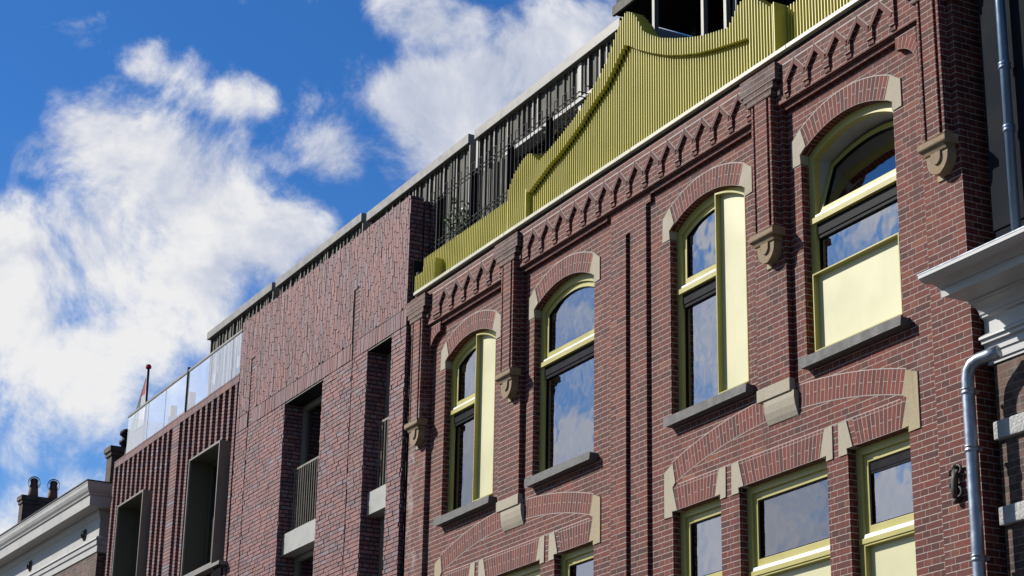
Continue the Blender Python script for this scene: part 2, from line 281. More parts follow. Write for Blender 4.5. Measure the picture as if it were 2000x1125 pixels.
# ------------------------------------------------------------------ mesh builder
class MB:
    def __init__(s): s.v = []; s.f = []; s.uv = []; s.sm = []
    def face(s, pts, uv=None, smooth=False):
        i = len(s.v); s.v += [tuple(p) for p in pts]; s.f.append(tuple(range(i, i + len(pts))))
        if uv is None:
            a = Vector(pts[1]) - Vector(pts[0]); nrm = Vector((0, 0, 0))
            for k in range(1, len(pts) - 1): nrm += (Vector(pts[k]) - Vector(pts[0])).cross(Vector(pts[k + 1]) - Vector(pts[0]))
            ax, ay, az = abs(nrm.x), abs(nrm.y), abs(nrm.z)
            if ay >= ax and ay >= az: uv = [(p[0], p[2]) for p in pts]
            elif ax >= az: uv = [(p[1] + .05, p[2]) for p in pts]
            else: uv = [(p[0], p[1]) for p in pts]
        s.uv.append(uv); s.sm.append(smooth)
    def box(s, x0, x1, y0, y1, z0, z1):
        a = [(x0, y0, z0), (x1, y0, z0), (x1, y1, z0), (x0, y1, z0), (x0, y0, z1), (x1, y0, z1), (x1, y1, z1), (x0, y1, z1)]
        for q in ((0, 1, 5, 4), (1, 2, 6, 5), (2, 3, 7, 6), (3, 0, 4, 7), (4, 5, 6, 7), (3, 2, 1, 0)): s.face([a[k] for k in q])
        return s
    def plate(s, outer, y0, y1, holes=(), back=False, front=True, uvf=None):
        """an outline in x, z with holes, given thickness from y0 to y1"""
        loops = [outer] + list(holes)
        tri = tessellate_polygon([[Vector((p[0], p[1], 0)) for p in l] for l in loops])
        flat = [p for l in loops for p in l]
        for t in tri:
            if front: s.face([(flat[k][0], y0, flat[k][1]) for k in t], uv=[uvf(*flat[k]) for k in t] if uvf else None)
            if back: s.face([(flat[k][0], y1, flat[k][1]) for k in reversed(t)])
        for l in loops:
            for k in range(len(l)):
                p, q = l[k], l[(k + 1) % len(l)]
                s.face([(p[0], y0, p[1]), (q[0], y0, q[1]), (q[0], y1, q[1]), (p[0], y1, p[1])])
        return s
    def ring(s, cx, cz, r0, r1, a0, a1, y0, y1, n=28):
        """arch ring standing on edge, bricks laid along the radius"""
        rm = (r0 + r1) / 2
        P = lambda r, a, y: (cx + r * math.sin(a), y, cz + r * math.cos(a))
        for k in range(n):
            a, b = a0 + (a1 - a0) * k / n, a0 + (a1 - a0) * (k + 1) / n
            u = [(0, (a - a0) * rm), (r1 - r0, (a - a0) * rm), (r1 - r0, (b - a0) * rm), (0, (b - a0) * rm)]
            s.face([P(r0, a, y0), P(r1, a, y0), P(r1, b, y0), P(r0, b, y0)], u)
            s.face([P(r0, a, y0), P(r0, b, y0), P(r0, b, y1), P(r0, a, y1)], [(0, u[0][1]), (0, u[2][1]), (y1 - y0, u[2][1]), (y1 - y0, u[0][1])])
            s.face([P(r1, a, y0), P(r1, b, y0), P(r1, b, y1), P(r1, a, y1)])
        for a in (a0, a1): s.face([P(r0, a, y0), P(r1, a, y0), P(r1, a, y1), P(r0, a, y1)])
        return s
    def flat_arch(s, t0, t1, b0, b1, z0, z1, y0, y1):
        n = max(6, int((t1 - t0) / .03)); Lm = ((t1 - t0) + (b1 - b0)) / 2
        for k in range(n):
            f, g = k / n, (k + 1) / n
            p = [(b0 + (b1 - b0) * f, y0, z0), (t0 + (t1 - t0) * f, y0, z1), (t0 + (t1 - t0) * g, y0, z1), (b0 + (b1 - b0) * g, y0, z0)]
            s.face(p, [(0, f * Lm), (z1 - z0, f * Lm), (z1 - z0, g * Lm), (0, g * Lm)])
            s.face([p[0], p[3], (p[3][0], y1, z0), (p[0][0], y1, z0)], [(0, f * Lm), (0, g * Lm), (y1 - y0, g * Lm), (y1 - y0, f * Lm)])
        return s
    def tube(s, path, r, n=10, cap=True):
        path = [Vector(p) for p in path]; rings = []; a = None
        for i, p in enumerate(path):
            t = (path[min(i + 1, len(path) - 1)] - path[max(i - 1, 0)]).normalized()
            if a is None: a = t.cross(Vector((0, 0, 1)) if abs(t.z) < .9 else Vector((1, 0, 0)))
            a = (a - t * a.dot(t)).normalized(); b = t.cross(a); rr = r[i] if isinstance(r, (list, tuple)) else r
            rings.append([p + (a * math.cos(2 * math.pi * k / n) + b * math.sin(2 * math.pi * k / n)) * rr for k in range(n)])
        for i in range(len(rings) - 1):
            for k in range(n): s.face([rings[i][k], rings[i][(k + 1) % n], rings[i + 1][(k + 1) % n], rings[i + 1][k]], smooth=True)
        if cap: s.face(rings[0][::-1]); s.face(rings[-1])
        return s
    def lathe(s, c, prof, n=20):
        for i in range(len(prof) - 1):
            (r0, z0), (r1, z1) = prof[i], prof[i + 1]
            for k in range(n):
                a, b = 2 * math.pi * k / n, 2 * math.pi * (k + 1) / n
                s.face([(c[0] + r0 * math.cos(a), c[1] + r0 * math.sin(a), c[2] + z0), (c[0] + r0 * math.cos(b), c[1] + r0 * math.sin(b), c[2] + z0),
                        (c[0] + r1 * math.cos(b), c[1] + r1 * math.sin(b), c[2] + z1), (c[0] + r1 * math.cos(a), c[1] + r1 * math.sin(a), c[2] + z1)], smooth=True)
        return s
    def extrude_x(s, prof, x0, x1):
        """profile in y, z drawn along x"""
        for k in range(len(prof)):
            p, q = prof[k], prof[(k + 1) % len(prof)]
            s.face([(x0, *p), (x1, *p), (x1, *q), (x0, *q)])
        for x in (x0, x1):
            for t in tessellate_polygon([[Vector((p[0], p[1], 0)) for p in prof]]): s.face([(x, *prof[k]) for k in t])
        return s
    def build(s, name, mat, parent=None, bevel=0., loc=(0, 0, 0), merge=True):
        vid = {}; vs = []; fs = []
        for f in s.f:
            ix = []
            for k in f:
                key = tuple(round(c, 5) for c in s.v[k])
                if key not in vid: vid[key] = len(vs); vs.append(key)
                ix.append(vid[key])
            fs.append(ix)
        ok = [i for i, f in enumerate(fs) if len(set(f)) == len(f)]
        me = bpy.data.meshes.new(name); me.from_pydata(vs, [], [fs[i] for i in ok])
        ul = me.uv_layers.new(name='UVMap'); k = 0
        for i in ok:
            for c in s.uv[i]: ul.data[k].uv = (c[0], c[1]); k += 1
        for p, i in zip(me.polygons, ok): p.use_smooth = s.sm[i]
        me.materials.append(mat); me.validate()
        o = bpy.data.objects.new(name, me); COL.objects.link(o); o.location = loc
        if parent: o.parent = parent
        if bevel:
            md = o.modifiers.new('bevel', 'BEVEL'); md.width = bevel; md.segments = 2; md.limit_method = 'ANGLE'; md.angle_limit = R(40)
        return o

def thing(name, label, cat, loc=(0, 0, 0), group=None):
    o = bpy.data.objects.new(name, None); COL.objects.link(o); o.location = loc
    o['label'] = label; o['category'] = cat
    if group: o['group'] = group
    o.empty_display_size = .3
    return o
def structure(name, mb, mat):
    o = mb.build(name, mat); o['kind'] = 'structure'; return o
def sub(mb, name, mat, par, bevel=0.):
    o = mb.build(name, mat, None, bevel); o.parent = par; o.matrix_parent_inverse = Matrix(); return o
def rect(x0, x1, z0, z1): return [(x0, z0), (x1, z0), (x1, z1), (x0, z1)]
def lerp_tab(tab, x):
    if x <= tab[0][0]: return tab[0][1]
    for (a, b), (c, d) in zip(tab, tab[1:]):
        if x <= c: return b + (d - b) * (x - a) / (c - a)
    return tab[-1][1]

# ------------------------------------------------------------------ ground
structure('ground', MB().box(-600, 600, -600, 600, -.6, -.16), M_ASPH)
structure('road', MB().box(-120, 80, -12.6, -3.0, -.155, -.11), M_ASPH)
structure('pavement', MB().box(-120, 80, -2.998, 0.2, -.155, 0.), M_PAVE)

# ================================================================== OLD RED BRICK HOUSE
house = thing('brick_house', 'dark red brick house with arched yellow windows and a gold slatted gable on top', 'house', (-17.6, 0, 0))
HX = house.location.copy()
def hp(mb, name, mat, bevel=0., parent=None):
    o = mb.build(name, mat, None, bevel); p = parent or house
    o.parent = p; o.matrix_parent_inverse = Matrix.Translation(-HX)
    if parent and parent is not house: o.matrix_parent_inverse = Matrix()
    return o
B = .06                                   # plane of the window bays
HW = .71; AR = 1.40; ACZ = 8.14           # upper window: half width, arch radius, arch centre height
CX = [-21.58, -19.175, -16.155, -13.785]
ZB, FB = 7.24, .15                        # window foot, frame plane
def arch_outline(cx, hw, zb, r, czz=ACZ, n=18):
    a = math.asin(min(1, hw / r)); pts = [(cx - hw, zb), (cx + hw, zb)]
    for k in range(n + 1):
        t = a - 2 * a * k / n; pts.append((cx + r * math.sin(t), czz + r * math.cos(t)))
    return pts
# lower storey openings on the bay plane: left, right
LOW = [(-22.27, -21.40), (-21.08, -19.66), (-19.335, -18.46), (-16.855, -15.98), (-15.66, -14.25), (-13.94, -13.07)]
LZ0, LZ1 = 4.0, 6.285
w = MB()
holes = [arch_outline(c, HW, ZB, AR) for c in CX] + [rect(a, b, LZ0, LZ1) for a, b in LOW]
w.plate(rect(-23.2, -12.14, 0, 10.42), B, .36, holes)
w.box(-23.2, -12.02, 9.0, 9.2, 0, 10.4); w.box(-12.3, -12.132, .361, 9.2, 0, 10.42)
hp(w, 'wall', M_OLD)
# pilaster strips
def strip(x0, x1, z0, z1, y, y1=B - .002, name='pilaster'): return hp(MB().box(x0, x1, y, y1, z0, z1), name, M_OLD, .004)
strip(-23.22, -22.69, 0, 9.935, 0.)
strip(-20.645, -20.11, 7.02, 9.935, 0.)
strip(-15.225, -14.70, 7.02, 9.935, 0.)
pm = MB().box(-12.63, -12.13, 0, B - .002, 0, 9.935); pm.box(-12.3, -12.1305, B + .002, .358, 0, 10.42); hp(pm, 'pilaster', M_OLD)
cm = MB().box(-18.03, -17.71, .02, B - .002, 0, 9.58); cm.box(-17.615, -17.285, .02, B - .002, 0, 9.58)
cm.plate([(-18.03, 9.58), (-17.285, 9.58), (-17.285, 9.80), (-17.19, 9.80), (-17.19, 9.94), (-18.08, 9.94), (-18.08, 9.90), (-18.03, 9.90)], .02, B - .002)
hp(cm, 'pilaster', M_OLD)
# end panels above the outer bays with their quarter arches
def quarter(x_in, x_out, sg):
    # x_in: edge towards the bay, x_out: edge at the pilaster; arc falls from the bay side to the pilaster
    r = abs(x_in - x_out); n = 10; zc = 9.47; out = [(x_in, 9.93), (x_out, 9.93), (x_out, zc)]
    for k in range(n + 1):
        a = math.pi / 2 * k / n
        out.append((x_in - sg * (1 - 0) * 0 + (x_out - x_in) * math.cos(a), zc + .31 * math.sin(a)))
    hp(MB().plate(out, 0.0, B - .002), 'quarter_arch', M_OLD)
    s = MB(); m_ = 9
    for k in range(m_):
        a, b = math.pi / 2 * k / m_, math.pi / 2 * (k + 1) / m_
        P = lambda t, d, y: (x_in + (x_out - x_in) * (1 + d) * math.cos(t) * 1., y, zc + (.31 + d * .33) * math.sin(t))
        L = .33 * math.pi / 2
        a2, b2 = a, b
        q = [(x_in + (x_out - x_in) * math.cos(a2), -.003, zc + .31 * math.sin(a2)), (x_in + (x_out - x_in) * math.cos(b2), -.003, zc + .31 * math.sin(b2)),
             (x_in + (x_out - x_in) * math.cos(b2) * 1.36, -.003, zc + .425 * math.sin(b2)), (x_in + (x_out - x_in) * math.cos(a2) * 1.36, -.003, zc + .425 * math.sin(a2))]
        q = [(max(min(x, max(x_in, x_out)), min(x_in, x_out)), y, z) for x, y, z in q]
        s.face(q, [(0, a * .36), (0, b * .36), (.11, b * .36), (.11, a * .36)])
    hp(s, 'brick_arch', M_ARCH)
quarter(-22.36, -22.69, -1); quarter(-12.92, -12.62, 1)
# frieze: back plane, two stepped ledges, corbel table with gabled niches, top band
hp(MB().box(-23.2, -12.12, -.033, B - .003, 9.937, 10.42), 'frieze_back', M_OLD)
lg = MB()
for a, b in ((-22.34, -20.66), (-20.1, -18.10), (-17.18, -15.23), (-14.69, -12.93)): lg.box(a, b, .012, B - .004, 9.878, 9.934)
for z in (10.06, 9.965): lg.box(-22.66, -22.42, -.03, .001, z, z + .05); lg.box(-12.88, -12.60, -.03, .001, z, z + .05)
hp(lg, 'string_course', M_OLD, .003)
FY = -.06
NICHES = [[-22.16 + .355 * k for k in range(5)], [-19.735 + .3365 * k for k in range(14)], [-14.39 + .335 * k for k in range(5)]]
SPAN = [(-22.50, -20.50), (-20.0, -15.15), (-14.58, -12.85)]
for nic, (xa, xb) in zip(NICHES, SPAN):
    out = [(xb, 10.405), (xa, 10.405), (xa, 10.01)]
    hw = .123
    for x in nic:
        out += [(x - hw, 10.01), (x - hw, 10.13), (x, 10.262), (x + hw, 10.13), (x + hw, 10.01)]
        for sg in (-1, 1):      # the two raking bricks over the niche
            a = Vector((x, 10.262)); b = Vector((x + sg * .150, 10.101)); d = (b - a).normalized(); nn = Vector((-d.y, d.x)) * (1 if sg > 0 else -1)
            if nn.y < 0: nn = -nn
            th = .046
            arm = MB(); arm.plate([tuple(a), tuple(b), tuple(b + nn * th), (x, a.y + th * 1.36)] if sg > 0 else [tuple(b), tuple(a), (x, a.y + th * 1.36), tuple(b + nn * th)], FY - .005, FY - .001)
            arm = hp(arm, 'gable_brick', M_ARM, .002)
            jt = MB(); jt.plate([tuple(a + nn * (th - .002)), tuple(b + nn * (th - .002)), tuple(b + nn * (th + .009)), (x, a.y + (th + .009) * 1.36)], FY - .003, FY - .001); sub(jt, 'mortar_line', M_JOINT, arm)
    out += [(xb, 10.01)]
    hp(MB().plate(out, FY, -.034), 'corbel_table', M_OLD)
    xs = [xa] + [v for x in nic for v in (x - hw, x + hw)] + [xb]
    for k in range(0, len(xs), 2):
        if xs[k + 1] - xs[k] > .03: hp(MB().box(xs[k], xs[k + 1], -.047, -.0335, 9.962, 10.009), 'corbel_step', M_OLD, .003)
    joints = MB().box(xa, xb, FY - .0025, FY - .0005, 10.312, 10.330); hp(joints, 'mortar_line', M_JOINT)
hp(MB().box(-23.2, -12.12, FY - .004, .0, 10.3315, 10.387), 'top_course', M_OLDC, .003)
hp(MB().box(-23.2, -12.12, FY + .002, .0, 10.3885, 10.428), 'top_course', M_OLD)
# pilaster shafts above the corbels, with bullnosed edges and a stepped dark cap
SH = [(-23.04, -22.72), (-20.47, -20.15), (-15.085, -14.755), (-12.50, -12.205)]
for i, (a, b) in enumerate(SH):
    s = MB(); g = .03; y = -.10
    s.box(a, a + .03, y + .004, 0.004, 8.63, 10.06); s.box(a + .03, a + .06, y + .04, 0.004, 8.63, 10.06)
    s.box(a + .06, b - .065, y, 0.004, 8.63, 10.06); s.box(b - .065, b - .035, y + .04, .004, 8.63, 10.06); s.box(b - .035, b, y + .004, .004, 8.63, 10.06)
    hp(s, 'pilaster_shaft', M_OLD, .007)
    c = MB()
    xa, xb = (a - .16, b + .12) if 0 < i < 3 else ((-23.2, b + .14) if i == 0 else (a - .15, -12.12))
    if i == 0: xb = -22.62
    c.box(xa, xb, -.117, -.002, 10.19, 10.37); c.box(xa + .05, xb - .05, -.112, -.002, 10.118, 10.188); c.box(xa + .10, xb - .09, -.107, -.002, 10.05, 10.116)
    c.box(xb - .045, xb - .005, -.06, -.002, 10.03, 10.085)
    hp(c, 'pilaster_cap', M_SOOT, .004)
    # corbel stone: moulded slab over a rounded bracket with a raised tongue
    cx = (a + b) / 2
    k = MB(); k.extrude_x([(.0, 8.575), (-.135, 8.575), (-.15, 8.59), (-.15, 8.645), (-.10, 8.66), (.0, 8.66)], a - .02, b + .045)
    k.extrude_x([(.0, 8.53), (-.105, 8.53), (-.125, 8.574), (.0, 8.574)], a + .015, b + .01)
    co_ = hp(k, 'corbel', M_SAND, .006)
    def ushape(w_, zt, zb_, n=14):
        r_ = w_ / 2; pts = [(cx + .02 + r_, zt)]; hz = zt - zb_
        for q in range(n + 1):
            t = math.pi * q / n; pts.append((cx + .02 + r_ * math.cos(t), zb_ + r_ * 1.05 - r_ * 1.05 * math.sin(t)))
        pts.append((cx + .02 - r_, zt)); return pts
    d = MB().plate(ushape(.285, 8.529, 8.335), -.095, .0); hp(d, 'bracket', M_SAND, .01)
    d = MB().plate(ushape(.12, 8.528, 8.42), -.112, -.096); hp(d, 'bracket', M_SAND, .006)
    d = MB().box(cx - .085, cx + .0, -.012, .0, 8.305, 8.36); hp(d, 'bracket', M_STONEY, .004)
# impost stones that carry the two middle pilasters
for a, b in ((-20.65, -20.10), (-15.23, -14.69)):
    k = MB().box(a, b, -.012, B - .003, 7.012, 7.135)
    pr = [(B - .003, 7.010), (.004, 7.010), (.002, 6.95), (.012, 6.88), (.03, 6.82), (.05, 6.775), (B - .003, 6.77)]
    k.extrude_x(pr, a + .09, b + .04); hp(k, 'impost_stone', M_STONE, .006)

# upper arches, springer stones, sills
def opening_trim(cx):
    a = MB().ring(cx, ACZ, AR - .001, AR + .232, -.455, .455, B - .004, FB, 30); hp(a, 'brick_arch', M_ARCH)
    j = MB().ring(cx, ACZ, AR + .2325, AR + .240, -.455, .455, B - .003, B + .01, 30); hp(j, 'mortar_line', M_JOINT)
    for sg in (-1, 1):
        ins = ACZ + math.sqrt(AR * AR - HW * HW)
        pts = [(.845, 9.255), (.845, 9.525), (.70, 9.615), (.612, 9.405), (.66, 9.378), (.709, ins), (.709, 9.255)]
        pts = [(cx + sg * p, z) for p, z in pts]
        if sg < 0: pts = pts[::-1]
        hp(MB().plate(pts, B - .008, FB), 'springer_stone', M_STONE, .004)
    hp(MB().plate([(cx - .70, 7.16), (cx + .80, 7.16), (cx + .80, 7.245), (cx - .70, 7.245)], -.045, FB + .05), 'window_sill', M_SILL, .008)
for c in CX: opening_trim(c)
# lower storey trim: flat arches, relieving arches and pale stones
def lower_trim(lo, hi):
    trip = [l for l in LOW if lo <= l[0] and l[1] <= hi]; cxx = (trip[0][0] + trip[2][1]) / 2
    (a0, a1), (b0, b1), (c0, c1) = trip; z0, z1 = 6.284, 6.545; y = B - .004
    fa = MB()
    fa.flat_arch(a0 + .02, a1 - .03, a0 + .085, a1 - .09, z0, z1, y, FB); fa.flat_arch(b0 + .0, b1 - .03, b0 + .085, b1 - .09, z0, z1, y, FB); fa.flat_arch(c0 + .09, c1 - .02, c0 + .16 , c1 - .085, z0, z1, y, FB)
    hp(fa, 'flat_arch', M_ARCH)
    half = (trip[2][1] - trip[0][0]) / 2
    sag = .255; hw_ = half - .06; r = (hw_ ** 2 + sag ** 2) / (2 * sag); zc = 6.835 - r; a = math.asin(hw_ / r)
    hp(MB().ring(cxx, zc, r, r + .225, -a, a, y, B, 60), 'relieving_arch', M_ARCH)
    jl = MB().ring(cxx, zc, r + .226, r + .234, -a, a, y + .001, B, 60).ring(cxx, zc, r - .006, r - .001, -a, a, y + .001, B, 60)
    jl.box(a0 + .1, c1 - .1, y + .0015, B, z1 + .0005, z1 + .009); hp(jl, 'mortar_line', M_JOINT)
    st = B - .009
    def stone(pts, mat=M_STONEY):
        hp(MB().plate(pts, st, FB), 'pale_stone', mat, .003)
    stone([(a0 - .155, 6.235), (a0 - .001, 6.235), (a0 - .001, 6.284), (a0 + .085, 6.284), (a0 + .012, 6.53), (a0 + .065, 6.575), (a0 + .012, 6.775), (a0 - .155, 6.72)], M_STONE if lo > -18 else M_STONEY)
    stone([(c1 + .155, 6.235), (c1 + .155, 6.735), (c1 + .0, 6.79), (c1 - .065, 6.58), (c1 - .012, 6.545), (c1 - .085, 6.284), (c1 + .001, 6.284), (c1 + .001, 6.235)])
    for L, Rr in (((a1), (b0)), ((b1), (c0))):
        stone([(L - .09, 6.284), (L + .001, 6.284), (L + .001, 6.235), (L + .10, 6.235), (L + .10, 6.545), (L - .02, 6.545)], M_STONE)
        stone([(Rr - .12, 6.235), (Rr - .001, 6.235), (Rr - .001, 6.284), (Rr + .085, 6.284), (Rr - .0, 6.545), (Rr - .12, 6.545)], M_STONE)
    for l, rr in trip: hp(MB().box(l - .03, rr + .08, -.03, FB + .05, LZ0 - .09, LZ0 + .005), 'window_sill', M_SILL, .006)
lower_trim(-23, -18); lower_trim(-17, -12)
# rooms behind the glass
rm = MB().box(-23.0, -12.2, 4.4, 4.5, 3.2, 10.3)
for z in (3.3, 6.75, 9.9): rm.box(-23.0, -12.2, .5, 4.4, z, z + .25)
for x in (-23.0, -20.4, -17.6, -15.0, -12.3): rm.box(x - .06, x + .06, .6, 4.4, 3.3, 10.2)
hp(rm, 'interior', M_ROOM)

# windows
def frame_ring(mb, outl, inl, y0, y1): mb.plate(outl, y0, y1, [inl])
def upper_window(cx, kind):
    f = MB()
    frame_ring(f, arch_outline(cx, HW + .02, ZB - .0, AR + .02), arch_outline(cx, HW - .085, ZB + .075, AR - .085), FB, .225)
    x0, x1 = cx - HW + .085, cx + HW - .085
    TZ = 8.62
    f.box(x0 - .06, x1 + .06, FB - .025, .225, TZ, TZ + .055)           # transom nosing
    win = hp(f, 'window', M_YEL, .004)
    tilt = kind == 'tilt'
    # upper sash
    ri = AR - .088; a = MB(); yo = .178
    outl = arch_outline(cx, HW - .088, TZ + .095, ri); inl = arch_outline(cx, HW - .145, TZ + .165, ri - .057)
    frame_ring(a, outl, inl, yo, yo + .05)
    sash = sub(a, 'sash', M_YEL, win, .003)
    gp = sub(MB().plate(arch_outline(cx, HW - .14, TZ + .16, ri - .052), yo + .025, yo + .03), 'pane', M_GLASS, win)
    gk = MB(); frame_ring(gk, arch_outline(cx, HW - .144, TZ + .164, ri - .056), arch_outline(cx, HW - .154, TZ + .174, ri - .066), yo + .008, yo + .024); gs = sub(gk, 'glazing_gasket', M_BLIND, win)
    if tilt:
        piv = Matrix.Translation((0, yo, TZ + .1)) @ Matrix.Rotation(R(-17), 4, 'X') @ Matrix.Translation((0, -yo, -TZ - .1))
        for o in (sash, gp, gs): o.data.transform(piv)
        ln = MB(); frame_ring(ln, arch_outline(cx, HW - .02, TZ - .2, AR - .02), arch_outline(cx, HW - .083, TZ - .14, AR - .083), .2265, .56); sub(ln, 'lining', M_OFFW, win)
    sub(MB().extrude_x([(.177, TZ + .098), (FB - .002, TZ + .088), (FB - .008, TZ + .0595), (.177, TZ + .0595)], x0 + .0, x1 - .0), 'weather_bar', M_ALU, win)
    # blind cassette under the transom
    sub(MB().box(x0 + .001, x1 - .001, .165, .223, TZ - .115, TZ - .002).box(x0 + .001, x1 - .001, .172, .2, TZ - .155, TZ - .122), 'blind_cassette', M_BLIND, win, .004)
    zb = ZB + .07
    sub(MB().box(x0 + .0, x1, .20, .206, zb, TZ - .1), 'pane', M_GLASSC if cx < -20 else M_GLASS, win)
    sub(MB().box(x0, x0 + .012, .185, .21, zb, TZ - .12).box(x0, x1, .185, .212, zb, zb + .02), 'glazing_gasket', M_BLIND, win)
    if kind in ('side',):
        l, rr = cx + .16, cx + HW - .006
        top = lambda x, d=0.: ACZ + math.sqrt((AR - .055 - d) ** 2 - (x - cx) ** 2)
        n = 10; xs = [l + (rr - l) * k / n for k in range(n + 1)]
        out = [(l, ZB + .065), (rr, ZB + .065)] + [(x, top(x)) for x in reversed(xs)]
        t = .014; xs2 = [l + t + (rr - l - 2 * t) * k / n for k in range(n + 1)]
        inn = [(l + t, ZB + .065 + t), (rr - t, ZB + .065 + t)] + [(x, top(x, t * 1.4)) for x in reversed(xs2)]
        sub(MB().plate(out, B - .002, .215, [inn]), 'panel_frame', M_YEL, win, .001)
        sub(MB().plate(inn, .122, .14), 'panel', M_PANEL, win)
    if kind == 'tilt':
        l, rr, z0, z1 = cx - HW + .125, cx + HW - .006, ZB + .065, 8.075; t = .014
        sub(MB().plate(rect(l, rr, z0, z1), B - .002, .215, [rect(l + t, rr - t, z0 + t, z1 - t)]), 'panel_frame', M_YEL, win, .001)
        sub(MB().plate(rect(l + t, rr - t, z0 + t, z1 - t), .122, .14), 'panel', M_PANEL, win)
        sub(MB().box(x0 - .0, l + .002, FB + .01, .215, ZB + .07, 8.075), 'panel_frame', M_YEL, win)
    if kind == 'plain': pass
    return win
def curtain(win, x0, x1, z0, z1, y, mat, name='curtain', amp=.03):
    c = MB(); n = 40; pts = []
    for k in range(n + 1):
        x = x0 + (x1 - x0) * k / n; pts.append((x, y + amp * math.sin(k * 1.1) + amp * .6 * math.sin(k * .37 + 1)))
    for (xa, ya), (xb, yb) in zip(pts, pts[1:]): c.face([(xa, ya, z0), (xb, yb, z0), (xb, yb, z1), (xa, ya, z1)], smooth=True)
    sub(c, name, mat, win)
w1 = upper_window(CX[0], 'side'); w2 = upper_window(CX[1], 'plain'); w3 = upper_window(CX[2], 'side'); w4 = upper_window(CX[3], 'tilt')
curtain(w1, CX[0] - .25, CX[0] + .55, 7.2, 8.5, .42, M_CURT)
curtain(w2, CX[1] - .1, CX[1] + .5, 7.2, 8.0, .6, M_CURT)
curtain(w3, CX[2] - .6, CX[2] + .6, 7.2, 7.75, .5, M_ROOM, 'blind', .0)
def lower_window(a, b, panel):
    f = MB(); frame_ring(f, rect(a - .02, b + .02, LZ0, LZ1 + .02), rect(a + .075, b - .075, LZ0 + .07, LZ1 - .07), FB, .225)
    TZ = 5.405
    f.box(a + .015, b - .015, FB - .02, .225, TZ, TZ + .05)
    win = hp(f, 'window', M_YEL, .004)
    s = MB(); frame_ring(s, rect(a + .078, b - .078, TZ + .095, LZ1 - .073), rect(a + .135, b - .135, TZ + .165, LZ1 - .14), .178, .226); sub(s, 'sash', M_YEL, win, .003)
    s = MB(); frame_ring(s, rect(a + .136, b - .136, TZ + .166, LZ1 - .141), rect(a + .147, b - .147, TZ + .176, LZ1 - .15), .187, .203); sub(s, 'glazing_gasket', M_BLIND, win)
    sub(MB().box(a + .13, b - .13, .204, .209, TZ + .16, LZ1 - .135), 'pane', M_GLASSC if panel in ('teal',) else M_GLASS, win)
    sub(MB().extrude_x([(.177, TZ + .098), (FB - .002, TZ + .088), (FB - .008, TZ + .0525), (.177, TZ + .0525)], a + .08, b - .08), 'weather_bar', M_ALU, win)
    sub(MB().plate(rect(a + .078, b - .078, LZ0 + .075, TZ - .004), FB - .01, .215, [rect(a + .092, b - .092, LZ0 + .09, TZ - .018)]), 'panel_frame', M_YEL, win)
    sub(MB().box(a + .0925, b - .0925, .20, .213, LZ0 + .0905, TZ - .0185), 'panel', M_PANEL, win)
    if panel == 'cassette': sub(MB().box(a + .137, b - .137, .192, .2035, LZ1 - .225, LZ1 - .1415).box(a + .137, b - .137, .194, .2035, LZ1 - .25, LZ1 - .23), 'blind_cassette', M_BLIND, win)
    if panel == 'teal': curtain(win, a + .1, b - .1, TZ + .1, LZ1 - .30, .245, M_TEAL, 'blind', .0)
    if panel == 'white': curtain(win, a + .1, b - .1, TZ, LZ1 - .1, .40, M_CURT, 'curtain', .03)
    return win
for (a, b), p in zip(LOW, ('white', '', '', '', 'teal', 'cassette')): lower_window(a, b, p)

# wall anchor on the right pilaster: an S of wrought iron
an = MB(); an.tube([(-12.41, -.03, 5.50), (-12.405, -.045, 5.58), (-12.40, -.045, 5.66), (-12.395, -.03, 5.74)], [.028, .034, .03, .03], 8)
def curl(cx, cz, r, a0, a1, th): return [(cx + r * (1 - .45 * k / 12) * math.cos(a0 + (a1 - a0) * k / 12), -.035, cz + r * (1 - .45 * k / 12) * math.sin(a0 + (a1 - a0) * k / 12)) for k in range(13)]
an.tube(curl(-12.435, 5.60, .055, .4, 4.9, 0), .011, 7); an.tube(curl(-12.36, 5.73, .05, 3.6, -1.2, 0), .012, 7); an.tube(curl(-12.375, 5.545, .05, 2.2, -3, 0), .012, 7); an.tube(curl(-12.45, 5.72, .04, -.6, 3.8, 0), .012, 7)
for (x, z, r_) in ((-12.405, 5.76, .034), (-12.41, 5.48, .03), (-12.37, 5.72, .024)): an.lathe((x, -.035, z), [(0, -r_), (r_ * .8, -r_ * .55), (r_, 0), (r_ * .8, r_ * .55), (0, r_)], 10)
hp(an, 'wall_anchor', M_IRON)

# ---------------------------------------------- gold slatted parapet
strip_o = hp(MB().box(-23.0, -11.2, -.112, .12, 10.432, 10.478), 'parapet_capping', M_GOLDS, .004)
for x in (-21.9, -20.4, -18.9, -17.4, -15.9, -14.45, -12.9): sub(MB().box(x, x + .006, -.1135, -.111, 10.434, 10.476), 'sheet_joint', M_BLACK, strip_o)
sub(MB().box(-23.0, -11.2, -.06, .10, 10.405, 10.4315), 'flashing', M_BLACK, strip_o)
TOP = [(-20.32, 11.02), (-20.18, 11.17), (-19.97, 11.28), (-19.83, 11.315), (-19.73, 11.29), (-19.65, 11.21), (-19.53, 11.115), (-19.44, 11.135), (-19.21, 11.19), (-18.95, 11.26), (-18.69, 11.34), (-18.5, 11.43), (-18.31, 11.53), (-18.16, 11.61),
       (-17.98, 11.74), (-17.82, 11.90), (-17.72, 12.04), (-17.62, 12.15), (-17.5, 12.21), (-17.44, 12.18), (-17.38, 12.15), (-17.27, 12.04), (-17.12, 11.80), (-16.98, 11.69), (-16.77, 11.56), (-16.48, 11.43), (-16.23, 11.33), (-16.04, 11.26), (-15.8, 11.19),
       (-15.59, 11.14), (-15.46, 11.11), (-15.35, 11.21), (-15.26, 11.29), (-15.17, 11.315), (-15.03, 11.28), (-14.83, 11.11), (-14.72, 11.02), (-14.64, 11.02)]
